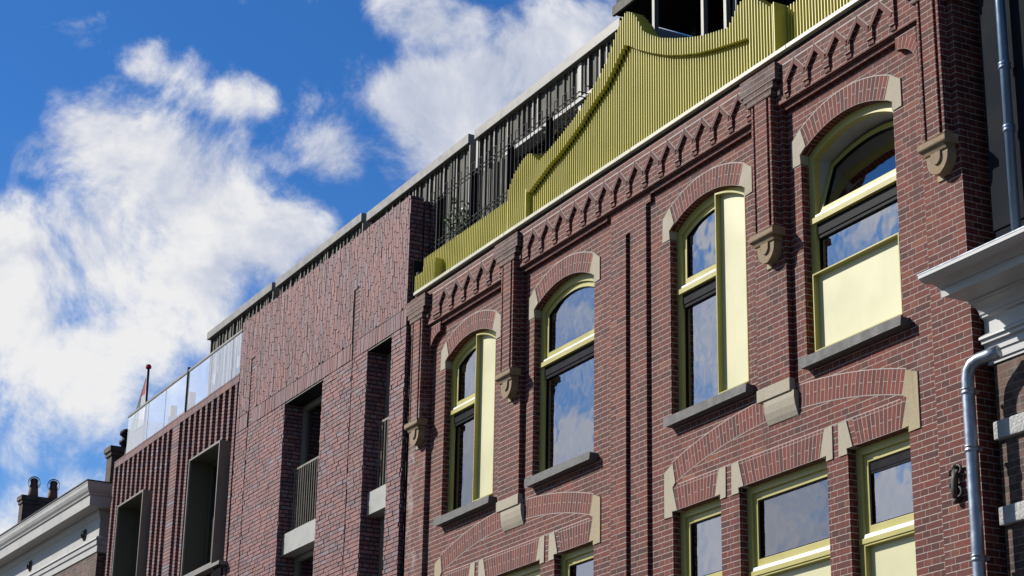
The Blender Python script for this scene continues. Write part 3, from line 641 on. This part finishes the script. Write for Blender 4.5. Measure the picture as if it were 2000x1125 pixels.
BOT = [(-19.87, 10.84), (-19.81, 10.80), (-19.79, 10.79), (-19.24, 10.98), (-19.08, 11.01), (-18.84, 11.09), (-18.55, 11.2), (-18.38, 11.29), (-18.11, 11.41), (-17.98, 11.46), (-17.75, 11.63), (-17.53, 11.80), (-17.43, 11.75), (-17.29, 11.65), (-16.98, 11.47),
       (-16.65, 11.30), (-16.36, 11.18), (-16.06, 11.07), (-15.77, 10.99), (-15.48, 10.92), (-15.26, 10.87), (-15.08, 10.83)]
ft = .0115; Z0 = 10.4785
band = MB(); inner = MB(); run = MB(); run2 = MB()
x = -20.32
while x < -14.62:
    zt = lerp_tab(TOP, x)
    if -19.84 < x < -15.08:
        zb = lerp_tab(BOT, x)
        band.box(x, x + ft, -.108, .05, zb, zt); inner.box(x, x + ft, -.042, .045, Z0, zb + .12)
    else: band.box(x, x + ft, -.108, .06, Z0, zt)
    x += .05
band.box(-19.86, -19.842, -.108, .05, Z0, 10.86); band.box(-14.645, -14.63, -.108, .06, Z0, 11.03)
x = -22.97; blk = MB()
while x < -22.36:
    blk.box(x, x + ft, -.108, .03, Z0, 10.70 + (.06 if x > -22.76 else 0) + (.02 if x > -22.6 else 0) - (.05 if x > -22.48 else 0) * 0); x += .05
blk.box(-22.375, -22.36, -.108, .03, Z0, 10.72)
x = -22.95
while x < -11.3:
    if x < -20.34 or x > -14.62: (run if x < -18 else run2).box(x, x + ft, .035 if x > -15 else .005, .10, Z0, 11.005 if x > -15 else 10.975)
    x += .05
bk = MB().box(-22.95, -11.3, .105, .118, Z0, 10.97)
for (a, b) in zip(TOP, TOP[1:]):
    bk.plate([(a[0], 10.97), (b[0], 10.97), (b[0], b[1] - .06), (a[0], a[1] - .06)], .105, .118, back=True)
par = hp(band, 'gable_band', M_GOLD); sub(inner, 'fins', M_GOLD, par); sub(run, 'fins', M_GOLD, par); sub(run2, 'fins', M_GOLD, par); sub(blk, 'fin_block', M_GOLD, par); sub(bk, 'backing_sheet', M_GOLD, par)

# roof deck
hp(MB().box(-23.2, -12.0, .37, 9.2, 10.25, 10.41), 'roof', M_ROOF)

# ---------------------------------------------- black terrace railing behind it
rl = MB(); ry = .25; b_ = .0085
def bar(mb, x0, x1, y0, y1, z0, z1): mb.box(x0, x1, y0, y1, z0, z1)
x = -23.31; k = 0
while x < -19.2:
    for xx in (x, x + .10): rl.box(xx - b_ / 2, xx + b_ / 2, ry - b_ / 2, ry + b_ / 2, 10.6, 12.08)
    rl.box(x - b_ / 2, x + .1 + b_ / 2, ry - b_ / 2, ry + b_ / 2, 12.08, 12.08 + b_)
    if k % 5 == 1: rl.box(x - .012, x - .004, ry, ry + .10, 10.6, 11.98)
    x += .2065; k += 1
for z in (11.985, 11.925, 11.33, 11.265): rl.box(-23.45, -19.19, ry + .012, ry + .022, z - .006, z + .006)
y = ry + .1
for k in range(6):
    for yy in (y, y + .1): rl.box(-19.20, -19.189, yy, yy + b_, 10.6, 12.08)
    rl.box(-19.20, -19.189, y, y + .1 + b_, 12.08, 12.09); y += .2065
for z in (11.985, 11.925): rl.box(-19.202, -19.192, ry, ry + 1.3, z - .006, z + .006)
for x in (-23.0, -21.95, -20.9, -19.87):      # clamps where the mesh is tied
    for z in (11.955, 11.30): rl.lathe((x, ry + .017, z), [(0, -.03), (.016, -.02), (.02, 0), (.016, .02), (0, .03)], 8)
hp(rl, 'terrace_railing', M_BLACK)

def island_brick(name, stops):
    mt, n, b, o = new_mat(name); stops = [(a, tuple(x * K for x in c)) for a, c in stops]
    ge = n.n('ShaderNodeNewGeometry'); tc = n.n('ShaderNodeTexCoord')
    c = n.ramp(ge.outputs['Random Per Island'], stops)
    g1 = n.n('ShaderNodeTexNoise', i_Scale=30., i_Detail=6., i_Roughness=.7); n.L.new(tc.outputs['Object'], g1.inputs['Vector'])
    g2 = n.n('ShaderNodeTexNoise', i_Scale=1.1, i_Detail=5.); n.L.new(tc.outputs['Object'], g2.inputs['Vector'])
    c = n.mix(.9, c, n.ramp(g1.outputs['Fac'], [(.28, (.6, .6, .62)), (.72, (1.32, 1.3, 1.3))]), 'MULTIPLY')
    c = n.mix(.8, c, n.ramp(g2.outputs['Fac'], [(.3, (.8, .8, .82)), (.7, (1.15, 1.13, 1.12))]), 'MULTIPLY')
    n.L.new(c, b.inputs['Base Color']); b.inputs['Roughness'].default_value = .7
    bp = n.n('ShaderNodeBump', i_Strength=.6, i_Distance=.006); n.L.new(g1.outputs['Fac'], bp.inputs['Height']); n.L.new(bp.outputs[0], b.inputs['Normal'])
    return mt
M_LAID = island_brick('laid mottled brick', [(a, (c[0] * .80, c[1] * .64, c[2] * .62)) for a, c in NEWC])
M_BED = paint('recessed dark mortar', MN, .95, var=.2)
def lay(mb, x0, x1, z0, z1, upright=False, holes=(), L=.21, P=.062, gap=.011, lens=(1., .48), soldier=False, seed=1):
    """real bricks laid in x, z: bed joints of gap width, ragged depth"""
    rr = random.Random(seed); a0, a1, b0, b1 = (z0, z1, x0, x1) if upright else (x0, x1, z0, z1)
    nrow = max(1, round((b1 - b0) / P)); pr = (b1 - b0) / nrow
    for k in range(nrow):
        r0 = b0 + k * pr + gap / 2; r1 = b0 + (k + 1) * pr - gap / 2; mid = (r0 + r1) / 2
        cuts = sorted((h[2], h[3]) if upright else (h[0], h[1]) for h in holes if (h[0] < mid < h[1] if upright else h[2] < mid < h[3]))
        iv = []; q = a0
        for c0, c1 in cuts: iv.append((q, c0)); q = c1
        iv.append((q, a1))
        for i0, i1 in iv:
            p = i0 - (0 if soldier else rr.uniform(0, L))
            while p < i1 - .02:
                l = (i1 - i0) if soldier else L * rr.choice(lens); s0, s1 = max(p, i0), min(p + l, i1)
                if s1 - s0 > .025:
                    y = rr.gauss(0, .0022); s0 += 0 if s0 == i0 else gap / 2; s1 -= 0 if s1 == i1 else gap / 2
                    X0, X1, Z0, Z1 = (r0, r1, s0, s1) if upright else (s0, s1, r0, r1)
                    j = [rr.uniform(-.0012, .0012) for _ in range(4)]
                    f = [(X0 + j[0], y, Z0 + j[1]), (X1 + j[2], y, Z0 + j[1]), (X1 + j[2], y, Z1 + j[3]), (X0 + j[0], y, Z1 + j[3])]; g = [(q_[0], .0135, q_[2]) for q_ in f]
                    mb.face(f)
                    for t in range(4): mb.face([f[t], g[t], g[(t + 1) % 4], f[(t + 1) % 4]])
                p += l
    return mb

# ================================================================== NEW APARTMENT BUILDING
apt = thing('apartment_building', 'mottled pink red brick apartment building with bronze window boxes and a metal clad top floor', 'apartment building', (-30, 0, 0))
AX = apt.location.copy()
def ap(mb, name, mat, bevel=0.):
    o = mb.build(name, mat, None, bevel); o.parent = apt; o.matrix_parent_inverse = Matrix.Translation(-AX); return o
XL, XR = -29.97, -23.44
OPS = [(-27.84, -26.34), (-24.72, -23.90)]
JZ = 10.172
# lower wall with the two tall recesses and the slots
g1a, g1b = -29.45, -29.42; g2a, g2b = -25.265, -25.235
wl = MB(); ld = MB()
for i_, (a, b) in enumerate(((XL, g1a), (g1b, OPS[0][0]), (OPS[0][1], g2a), (g2b, OPS[1][0]), (OPS[1][1], XR))):
    wl.box(a, b, .0135, .55, 5.4, JZ - .012); wl.box(a, b, 0, .55, 0, 5.4)
    lay(ld, a, b, 5.4, JZ - .012, seed=i_ + 10)
ap(ld, 'brickwork', M_LAID)
wl.box(XL + .001, XR - .001, .03, .5, 0, .5)
wl.box(g1a - .01, g1b + .01, .035, .5, 0, JZ - .02); wl.box(g2a - .01, g2b + .01, .035, .5, 0, JZ - .02)
ap(wl, 'wall', M_NEW)
up = MB()
up.plate([(XL, JZ + .245), (g1a - .02, JZ + .245), (g1a - .02, 11.31), (g1b + .14, 11.31), (g1b + .14, JZ + .245), (-25.29, JZ + .245), (-25.29, 11.23), (-25.10, 11.23), (-25.10, JZ + .245), (XR - .21, JZ + .245), (XR - .21, 12.07), (XL, 12.07)], .0135, .2, back=True)
ap(up, 'parapet_wall', M_BED)
ap(lay(MB(), XL, XR, JZ + .25, 12.07, True, [(g1a - .02, g1b + .14, 0, 11.31), (-25.29, -25.10, 0, 11.23)], L=.222, P=.0585, gap=.0105, lens=(1.,), seed=4), 'upright_brick_panel', M_LAID)
for i_, (a, b) in enumerate(((XL, g1a - .02), (g1b + .14, -25.29), (-25.10, XR))):
    sc_ = ap(MB().box(a, b, .0135, .55, JZ, JZ + .244), 'soldier_backing', M_BED)
    ap(lay(MB(), a, b, JZ, JZ + .24, True, P=.0585, gap=.0105, soldier=True, seed=30 + i_), 'soldier_course', M_LAID)
ij = MB().box(XL + .01, XR - .01, .02, .3, JZ - .03, JZ + .26)
for a, b in ((-28.05, -26.16), (-24.87, -23.6)): ij.box(a, b, -.0015, .01, JZ + .240, JZ + .252)
ap(ij, 'shadow_joint', M_BLACK)
ap(MB().box(g1a + .005, g1b + .139, .012, .2, JZ + .002, 11.308), 'infill_strip', M_NEW); ap(MB().box(-25.268, -25.101, .012, .2, JZ + .002, 11.228), 'infill_strip', M_NEW)
# end return of the parapet and terrace cheek behind it
ap(MB().box(XR - .2095, XR - .001, .0137, .2, JZ + .246, 12.068), 'parapet_return', M_NEW); ap(MB().box(XR - .2, XR - .002, .225, .40, 10.4, 12.03), 'parapet_return', M_NEW)
ap(MB().box(-36.7, XR, .56, 8.5, 10.95, 11.08).box(-36.7, XR, 8.4, 8.6, 0, 11.08), 'roof', M_ROOF)
# dark gap with a downpipe between the two buildings
ap(MB().box(XR, -23.2, .30, .36, 0, 10.6).box(XR + .01, XR + .05, .05, .3, 0, 11.1), 'gap_lining', M_BLACK)
ap(MB().tube([(-23.32, .12, 0), (-23.32, .12, 10.9)], .05, 12), 'downpipe', M_BLACK)
# recess linings, windows, spandrels and railings
for i, (a, b) in enumerate(OPS):
    ap(MB().box(a, b, .551, .6, 0, JZ).box(a + .001, b - .001, .01, .6, JZ - .028, JZ - .013), 'recess_back', M_BOXIN)
    for z0, z1 in ((8.11, JZ - .03), (5.2, 7.78)):
        f = MB().plate(rect(a + .003, b - .003, z0, z1), .31, .39, [rect(a + .075, b - .075, z0 + .07, z1 - .075)])
        if b - a > 1: f.box(a + (b - a) * .5 - .035, a + (b - a) * .5 + .035, .32, .38, z0 + .07, z1 - .075)
        win = ap(f, 'window', M_BOX, .004)
        q = sub(MB().box(a + .07, b - .07, .355, .36, z0 + .065, z1 - .07), 'pane', M_GLASS, win); 
        r_ = MB(); n = int((b - a) / .085)
        r_.box(a + .01, b - .01, .19, .205, z0 + .98, z0 + 1.01); r_.box(a + .01, b - .01, .19, .205, z0 + .04, z0 + .06)
        for k in range(1, n): xk = a + (b - a) * k / n; r_.box(xk - .006, xk + .006, .192, .203, z0 + .06, z0 + .98)
        sub(r_, 'balcony_rail', M_BOX, win)
    ap(MB().box(a + .002, b - .002, .09, .3, 7.785, 8.105), 'spandrel', M_SPAN, .004)
    ap(MB().box(a - .05, b + .05, .62, 3.5, 4.9, 5.0).box(a - .3, b + .3, 3.5, 3.6, 4.9, 10.4), 'interior', M_ROOM)
# left bay: brick fins, coping, window boxes
LX = -36.78
BXS = [(-35.9, -34.36), (-31.88, -30.36)]
bz0, bz1 = 8.08, 10.14
ap(MB().plate(rect(LX, XL, 0, 11.06), .16, .3, [rect(a + .02, b - .02, bz0 + .02, bz1 - .02) for a, b in BXS]), 'wall', M_NEW)
ap(MB().box(LX, LX + .02, .31, 8.5, 0, 11.06), 'side_wall', M_NEW)
fins = MB(); x = LX
while x < XL - .12:
    segs = [(0, 11.06)]
    for a, b in BXS:
        if a - .11 < x < b + .02: segs = [(0, bz0 - .05), (bz1 + .01, 11.06)]
    wdt = .105
    if abs(x + 33.28) < .15: wdt = .30
    for z0, z1 in segs: fins.box(x, x + wdt, 0, .158, z0, z1)
    x += .288
fo = ap(fins, 'brick_fins', M_FIN, .004)
ap(MB().box(LX, XL - .001, -.002, .4, 11.062, 11.20), 'coping_course', M_NEWS)
for i, (a, b) in enumerate(BXS):
    f = MB().plate(rect(a, b, bz0, bz1), -.13, .32, [rect(a + .035, b - .035, bz0 + .035, bz1 - .035)], back=True)
    wb = ap(f, 'window_box', M_BOX, .004)
    s = MB().plate(rect(a + .036, b - .036, bz0 + .036, bz1 - .036), .25, .33, [rect(a + .1, b - .1, bz0 + .09, bz1 - .1)])
    s.box(a + .04, a + .042, -.1, .25, bz0 + .04, bz1 - .04).box(a + .04, b - .04, -.1, .25, bz1 - .042, bz1 - .04).box(a + .62, a + .66, .24, .32, bz0 + .09, bz1 - .1)
    sub(s, 'lining', M_BOXIN, wb); sub(MB().box(a + .1, b - .1, .28, .285, bz0 + .09, bz1 - .1), 'pane', M_GLASS, wb)
    sub(MB().box(a + .5, a + .52, .20, .22, bz0 + .05, bz0 + 1.0).box(a + .5, b - .05, .20, .22, bz0 + .98, bz0 + 1.0).box(a + .56, a + .575, .2, .22, bz0 + .05, bz0 + 1.0), 'balcony_rail', M_BOXIN, wb)
    bl = MB().box(a - .05, b + .40, -.15, .0, bz0 - .07, bz0 - .012); ap(bl, 'balcony_sill', M_CORN, .004)
    r_ = MB()
    for k in range(9): xk = b + .02 + .043 * k; r_.box(xk - .006, xk + .006, -.10, -.088, bz0 - 1.1, bz0 - .07)
    ap(r_, 'balcony_rail', M_BLACK)
    ap(MB().box(a - .3, b + .3, 3.2, 3.3, 7.5, 10.6), 'interior', M_ROOM)
# glass balustrade on the coping
bal = MB().box(-36.12, XL + .0, -.012, .028, 11.925, 11.968); bo = ap(bal, 'handrail', M_CORN, .004)
ed = [-36.08, -34.86, -33.86, -32.66, -31.42, -30.38, XL]
for a, b in zip(ed, ed[1:]): pn = MB(); pn.face([(a + .008, .0, 11.205), (b - .008, .0, 11.205), (b - .008, .0, 11.925), (a + .008, .0, 11.925)]); sub(pn, 'glass_pane', M_BALU, bo); sub(MB().box(b - .011, b - .005, .001, .014, 11.205, 11.925), 'pane_edge', M_ZINC, bo)
sub(MB().box(-32.675, -32.645, -.02, .03, 11.2, 12.02), 'post', M_BLACK, bo)
pn = MB(); pn.face([(-36.08, .03, 11.21), (-36.08, 1.9, 11.21), (-36.08, 1.9, 11.92), (-36.08, .03, 11.92)]); sub(pn, 'glass_pane', M_BALU, bo)
# things standing on that terrace, dimly seen through the glass
tp = MB()
for x in (-34.75, -33.72, -32.35, -31.15): tp.box(x, x + .14, .35, .47, 11.08, 11.86)
tp.box(-34.61, -33.72, .37, .43, 11.50, 11.57)
ap(tp, 'terrace_bench_frame', M_BOX)
tp = MB().box(-31.0, -30.1, .4, .46, 11.70, 11.76).box(-31.0, -30.1, .4, .46, 11.40, 11.46).box(-32.1, -31.6, .4, .8, 11.45, 11.50).box(-32.05, -31.65, .42, .78, 11.08, 11.449)
ap(tp, 'terrace_table', M_WHITE)
# penthouse: folded metal cladding in sections with a pale metal trim
def folded(mb, x0, x1, y, z0, z1, rib=None):
    x = x0
    rnd = random.Random(int(-x0 * 10))
    while x < x1:
        p = rnd.choice((.10, .16, .16, .22)); d = rnd.choice((.018, .025, .035))
        xb = min(x + p, x1); mid = min(x + .045, xb)
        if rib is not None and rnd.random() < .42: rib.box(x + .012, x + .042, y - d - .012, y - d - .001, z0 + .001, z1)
        mb.face([(x, y, z0), (x, y - d, z0), (x, y - d, z1), (x, y, z1)]); mb.face([(x, y - d, z0), (mid, y - d, z0), (mid, y - d, z1), (x, y - d, z1)])
        mb.face([(mid, y - d, z0), (mid, y, z0), (mid, y, z1), (mid, y - d, z1)]); mb.face([(mid, y, z0), (xb, y, z0), (xb, y, z1), (mid, y, z1)])
        x = xb
PH = [(-37.58, -34.02, 14.405, 11.08), (-33.76, -29.81, 14.385, 11.08), (-29.52, -25.69, 14.30, 11.08), (-25.42, -21.1, 14.275, 13.52)]
for i, (a, b, zt, z0) in enumerate(PH):
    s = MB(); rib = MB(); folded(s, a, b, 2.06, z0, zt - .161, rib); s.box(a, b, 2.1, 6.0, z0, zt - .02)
    if i == 3: folded(s, a, -24.45, 2.06, 11.08, 13.52); s.box(a, -24.45, 2.1, 6, 11.08, 13.52)
    s.box(b, b + .30, 2.35, 5, 11.08, zt - .03) if i < 3 else None
    pth = ap(s, 'penthouse', M_CLAD); sub(rib, 'cladding_lit_ribs', M_BOX, pth)  # paler rib strips: light caught by the folds, put into the colour
    sub(MB().box(a - .04, b + .02, 1.955, 6.05, zt - .16, zt), 'roof_trim', M_CORN, pth, .006)
    sub(MB().box(b - .001, b + .03, 1.99, 5.9, z0, zt - .161).box(b + .16, b + .26, 2.3, 2.4, 11.08, zt - .02), 'corner_post', M_CORN, pth)
    if i == 3:
        sub(MB().box(-24.45, -21.1, 1.98, 2.2, 13.47, 13.525), 'soffit_trim', M_SPAN, pth)
        wn = MB()
        for k in range(6): wn.box(-24.4 + k * .6, -24.34 + k * .6, 2.28, 2.36, 11.1, 13.5)
        for z in (11.15, 12.2, 13.0, 13.44): wn.box(-24.4, -21.1, 2.29, 2.35, z, z + .06)
        sub(wn, 'window_frame', M_BLIND, pth); sub(MB().box(-24.4, -21.1, 2.315, 2.32, 11.1, 13.5), 'pane', M_GLASS, pth); sub(MB().box(-24.45, -21.1, 4.5, 4.6, 11.0, 14.0), 'interior', M_ROOM, pth)
        sub(MB().box(-22.32, -22.24, 2.02, 2.1, 11.1, 14.1).box(-25.47, -25.41, 2.0, 2.08, 11.1, 14.1), 'corner_post', M_SPAN, pth)
# dark loggia over the terrace
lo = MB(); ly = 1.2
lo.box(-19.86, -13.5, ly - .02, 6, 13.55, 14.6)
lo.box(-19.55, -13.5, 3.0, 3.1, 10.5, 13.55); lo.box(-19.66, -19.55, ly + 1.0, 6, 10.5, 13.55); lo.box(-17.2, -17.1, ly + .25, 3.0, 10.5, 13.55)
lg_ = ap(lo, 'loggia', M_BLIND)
sub(MB().box(-19.90, -13.5, ly - .06, ly - .021, 13.55, 13.68), 'slab_edge', M_CLAD, lg_)
pp = MB()
for x in (-19.0, -17.9, -17.42, -15.9, -14.6): pp.box(x - .025, x + .03, ly, ly + .06, 10.5, 13.55)
sub(pp, 'post', M_CORN, lg_)
sub(MB().plate([(-17.48, 11.2), (-17.3, 11.2), (-17.3, 13.5)], ly + .08, ly + .1, back=True), 'sunlit_triangle', M_CORN, lg_)  # pale triangle cut to the shape of sunlight on the partition
df_ = MB().plate(rect(-18.6, -17.9, 10.5, 13.0), 2.93, 2.99, [rect(-18.5, -18.0, 10.6, 12.9)]); sub(df_, 'window_frame', M_BLACK, lg_); sub(MB().box(-18.5, -18.0, 2.96, 2.965, 10.6, 12.9), 'pane', M_GLASS, lg_)

# ================================================================== WHITE CORNICED HOUSE ON THE RIGHT
rh = thing('corniced_house', 'brown brick house with a big white moulded cornice and white stone bands, at the right', 'house', (-10, .13, 0))
RX = rh.location.copy()
def rp(mb, name, mat, bevel=0.):
    o = mb.build(name, mat, None, bevel); o.parent = rh; o.matrix_parent_inverse = Matrix.Translation(-RX); return o
rp(MB().box(-12.04, -4, .13, .5, 0, 6.7), 'wall', M_BROWN); rp(MB().box(-12.04, -4, 8.0, 8.3, 0, 7.0), 'rear_wall', M_BROWN)
cy = [(-.575, 7.222), (-.575, 7.205), (-.56, 7.20)]
for k in range(9):
    t = k / 8; cy.append((-.555 + .185 * t, 7.195 - .028 * t - .012 * math.sin(t * math.pi * 2)))
cornice = [(.5, 7.235), (-.575, 7.235)] + cy + [(-.362, 7.155), (-.346, 7.155), (-.340, 7.085), (-.325, 7.085), (-.318, 7.10), (-.07, 7.10), (-.068, 7.085), (-.04, 7.08)]
for k in range(7):
    t = k / 6 * math.pi / 2; cornice.append((-.04 + .09 * math.sin(t), 7.075 - .075 * (1 - math.cos(t))))
cornice += [(.06, 7.0), (.062, 6.975), (.095, 6.97), (.10, 6.95), (.10, 6.84), (.072, 6.83), (.03, 6.80), (.028, 6.78), (.05, 6.775), (.05, 6.745), (.085, 6.74), (.085, 6.675), (.10, 6.67), (.10, 6.605), (.115, 6.60), (.115, 6.575), (.5, 6.575)]
rp(MB().extrude_x(cornice, -12.09, -4), 'cornice', M_WHITE)
rp(MB().box(-12.1, -4, -.578, -.55, 7.236, 7.246).box(-12.0, -4, .4, 8.2, 7.1, 7.2), 'roof', M_ZINC)
for z0, z1 in ((5.925, 6.08), (5.22, 5.37), (4.5, 4.65)):
    bb = MB()
    bb.box(-12.055, -4, .085, .2, z0, z1); rp(bb, 'stone_band', M_RUST, .012)
pp = [( -11.80, -.02, 6.60), (-11.88, -.05, 6.585), (-11.98, -.08, 6.57), (-12.045, -.095, 6.545), (-12.085, -.1, 6.50), (-12.105, -.1, 6.43), (-12.107, -.1, 6.3)] + [(-12.107, -.1, 6.3 - .5 * k) for k in range(1, 13)]
dp = rp(MB().tube(pp, .053, 16), 'downpipe', M_ZINC)
jn = MB()
for z in (5.845, 4.95, 6.33):
    jn = MB().lathe((-12.107, -.1, z), [(.052, -.034), (.061, -.030), (.062, -.012), (.055, -.006), (.055, .002), (.062, .008), (.061, .02), (.052, .024)], 18)
    jn.box(-12.12, -12.09, -.1, .0, z - .012, z + .012); sub(jn, 'pipe_collar', M_ZINC, dp)

# dark building behind it
dk = thing('dark_building', 'plain charcoal clad wall with a blue grey drainpipe rising behind the white cornice', 'building', (-10, .2, 0))
DX = dk.location.copy()
def dp_(mb, name, mat, bevel=0.):
    o = mb.build(name, mat, None, bevel); o.parent = dk; o.matrix_parent_inverse = Matrix.Translation(-DX); return o
dp_(MB().box(-11.975, -3, .162, 8, 7.735, 14), 'wall', M_DARKWALL); dp_(MB().box(-11.975, -3, .175, 8, 7.0, 7.728), 'plinth', M_DARKWALL)
pd = dp_(MB().tube([(-11.61, .08, 7.2), (-11.61, .08, 12.5)], .042, 14), 'drainpipe', M_BLUEP)
jn = MB()
for z in (9.10, 8.52, 10.6): sub(MB().lathe((-11.61, .08, z), [(.042, -.035), (.052, -.03), (.052, -.01), (.047, -.004), (.052, .002), (.052, .028), (.042, .034)], 16), 'pipe_collar', M_BLUEP, pd)

# ================================================================== WHITE CORNICED HOUSE ON THE LEFT
lh = thing('gabled_house', 'pale stuccoed house top with deep moulded cornice and round iron rosettes, at the far left', 'house', (-37.6, .05, 0))
lh.rotation_euler = (0, 0, R(1.6))
def lp(mb, name, mat, bevel=0., parent=None): return mb.build(name, mat, parent or lh, bevel)
prof = [(0, 10.86), (.46, 10.86), (.46, 10.835), (.45, 10.81), (.445, 10.75), (.42, 10.69), (.39, 10.65), (.38, 10.62), (.36, 10.61), (.355, 10.60), (.345, 10.41), (.33, 10.41), (.325, 10.43), (.07, 10.43), (.065, 10.38), (.04, 10.33), (.03, 10.30), (.005, 10.28), (.0, 10.25),
        (.0, 9.92), (.03, 9.905), (.07, 9.87), (.075, 9.84), (.05, 9.83), (.05, 9.74), (.025, 9.73), (.025, 9.60), (.0, 9.59)]
c = MB()
for (p0, z0), (p1, z1) in zip(prof, prof[1:]):     # swept along the front and round the right corner
    c.face([(-16, -p0, z0), (p0, -p0, z0), (p1, -p1, z1), (-16, -p1, z1)]); c.face([(p0, -p0, z0), (p0, 3.5, z0), (p1, 3.5, z1), (p1, -p1, z1)])
lp(c, 'cornice', M_OFFW)
lp(MB().box(-16, .0, .0, .3, 0, 9.595).box(-.3, .0, .31, 7, 0, 10.6), 'wall', M_BROWN)
rf = lp(MB().box(-16, .47, -.475, .3, 10.862, 10.885).box(-16, .3, .301, 7, 10.5, 10.7), 'roof', M_ROOF)
for x in (-.9, -4.55): 
    ro = MB().lathe((0, 0, 0), [(.0, .07), (.05, .065), (.075, .05), (.07, .03), (.11, .02), (.13, 0)], 14)
    o = lp(ro, 'rosette', M_IRON); o.rotation_euler = (R(90), 0, 0); o.location = (x, -.0, 10.09)
# chimneys on its roof
def chimney(x0, x1, y0, y1, zt, pots, z0=10.7):
    k = MB().box(x0, x1, y0, y1, z0, zt - .2).box(x0 - .03, x1 + .03, y0 - .03, y1 + .03, zt - .2, zt - .11).box(x0 - .06, x1 + .06, y0 - .06, y1 + .06, zt - .11, zt)
    ch = lp(k, 'chimney', M_CHIM, 0, rf)
    return ch
ch = chimney(-11.45, -11.15, 1.5, 2.75, 13.18, 2)
for yy in (1.78, 2.28):
    pt = MB().lathe((-11.3, yy, 13.18), [(.10, 0), (.13, .02), (.125, .1), (.105, .28), (.09, .34), (.09, .46)], 16)
    # open hood: a short pipe lying across the top
    ax = Vector((.95, -.29, -.13)).normalized(); c0 = Vector((-11.3, yy, 13.56))
    pt.tube([c0 - ax * .13, c0 - ax * .05, c0 + ax * .05, c0 + ax * .13], [.155, .145, .145, .155], 18, cap=False)
    pt.tube([c0 - ax * .13, c0 - ax * .05, c0 + ax * .05, c0 + ax * .13], [.115, .115, .115, .115], 18, cap=False)
    lp(pt, 'chimney_pot', M_TERRA, 0, rf)
chimney(-3.15, -2.82, 1.02, 1.6, 12.50, 0)
lp(MB().lathe((-3.0, 1.35, 12.5), [(.09, 0), (.09, .1), (.13, .12), (.13, .2), (.08, .22), (.08, .3), (.13, .32), (.13, .4), (.05, .46)], 14), 'chimney_pot', M_BLACK, 0, rf)

# ================================================================== FLAG
fy = 1.0
fl = thing('flag', 'limp black, white, green and red flag hanging on a dark pole above the glass balustrade', 'flag', (-38.4, fy, 11.08))
po = MB().tube([(.12, 0, -.3), (.03, 0, 2.60)], .03, 10); po.build('pole', M_POLE, fl)
MB().lathe((.028, 0, 2.60), [(0, 0), (.06, .0), (.06, .05), (.035, .08), (0, .08)], 14).build('finial', M_FRED, fl)
def cloth(pts, y, name, mat):
    c = MB().plate(pts, y, y + .006, back=True); c.build(name, mat, fl)
cloth([(.03, 2.56), (.10, 1.0), (-1.2, 1.0), (-.58, 1.90), (-.24, 2.27)], .0, 'flag_cloth', M_FBLK)
cloth([(-.02, 2.36), (.0, 2.06), (-.22, 2.06), (-.14, 2.24)], -.012, 'flag_cloth', M_FRED)
cloth([(-.22, 2.055), (.0, 2.055), (.04, 1.4), (-.38, 1.4), (-.27, 1.9)], -.02, 'flag_cloth', M_FWHT)
cloth([(-.27, 1.97), (-.27, 1.9), (-.38, 1.4), (-.62, 1.4)], -.03, 'flag_cloth', M_FGRN)

# ================================================================== terrace plants
def shrub(name, label, loc, rx, rz, n, mat, seed):
    t = thing(name, label, 'shrub', loc); rr = random.Random(seed)
    MB().lathe((0, 0, 0), [(0, 0), (.15, 0), (.19, .32), (.17, .32), (0, .30)], 14).build('pot', M_TERRA, t)
    s = MB(); L = MB(); tips = []
    for k in range(12):
        a = rr.uniform(0, 6.28); q = rr.uniform(.3, 1) * rx; z = rr.uniform(.45, 1) * rz
        p = [(0, 0, .3), (q * .4 * math.cos(a), q * .4 * math.sin(a), .3 + z * .55), (q * math.cos(a), q * math.sin(a), .3 + z)]
        s.tube(p, [.014, .01, .004], 6); tips.append(p)
    for k in range(n):
        p = rr.choice(tips); f = rr.uniform(.25, 1.); a, b = (p[0], p[1]) if f < .5 else (p[1], p[2]); g = f * 2 if f < .5 else f * 2 - 1
        c = Vector(a).lerp(Vector(b), g) + Vector((rr.gauss(0, .09), rr.gauss(0, .09), rr.gauss(0, .08)))
        d = Vector((rr.uniform(-1, 1), rr.uniform(-1, 1), rr.uniform(-.8, .6))).normalized(); e = d.cross(Vector((rr.uniform(-1, 1), rr.uniform(-1, 1), rr.uniform(-1, 1)))).normalized()
        l, w_ = rr.uniform(.05, .11), rr.uniform(.02, .04)
        L.face([c - d * l * .5, c + e * w_ * .5, c + d * l * .5, c - e * w_ * .5])
    s.build('stems', M_BARK, t); L.build('leaves', mat, t)
shrub('terrace_shrub', 'green leafy shrub behind the black railing, beside the brick parapet end', (-24.0, 1.1, 11.09), .30, 1.05, 900, M_LEAF, 3)
shrub('terrace_shrub', 'russet and green shrub behind the railing where the gold slope climbs', (-20.85, 1.0, 10.42), .32, 1.85, 900, M_LEAF2, 5)
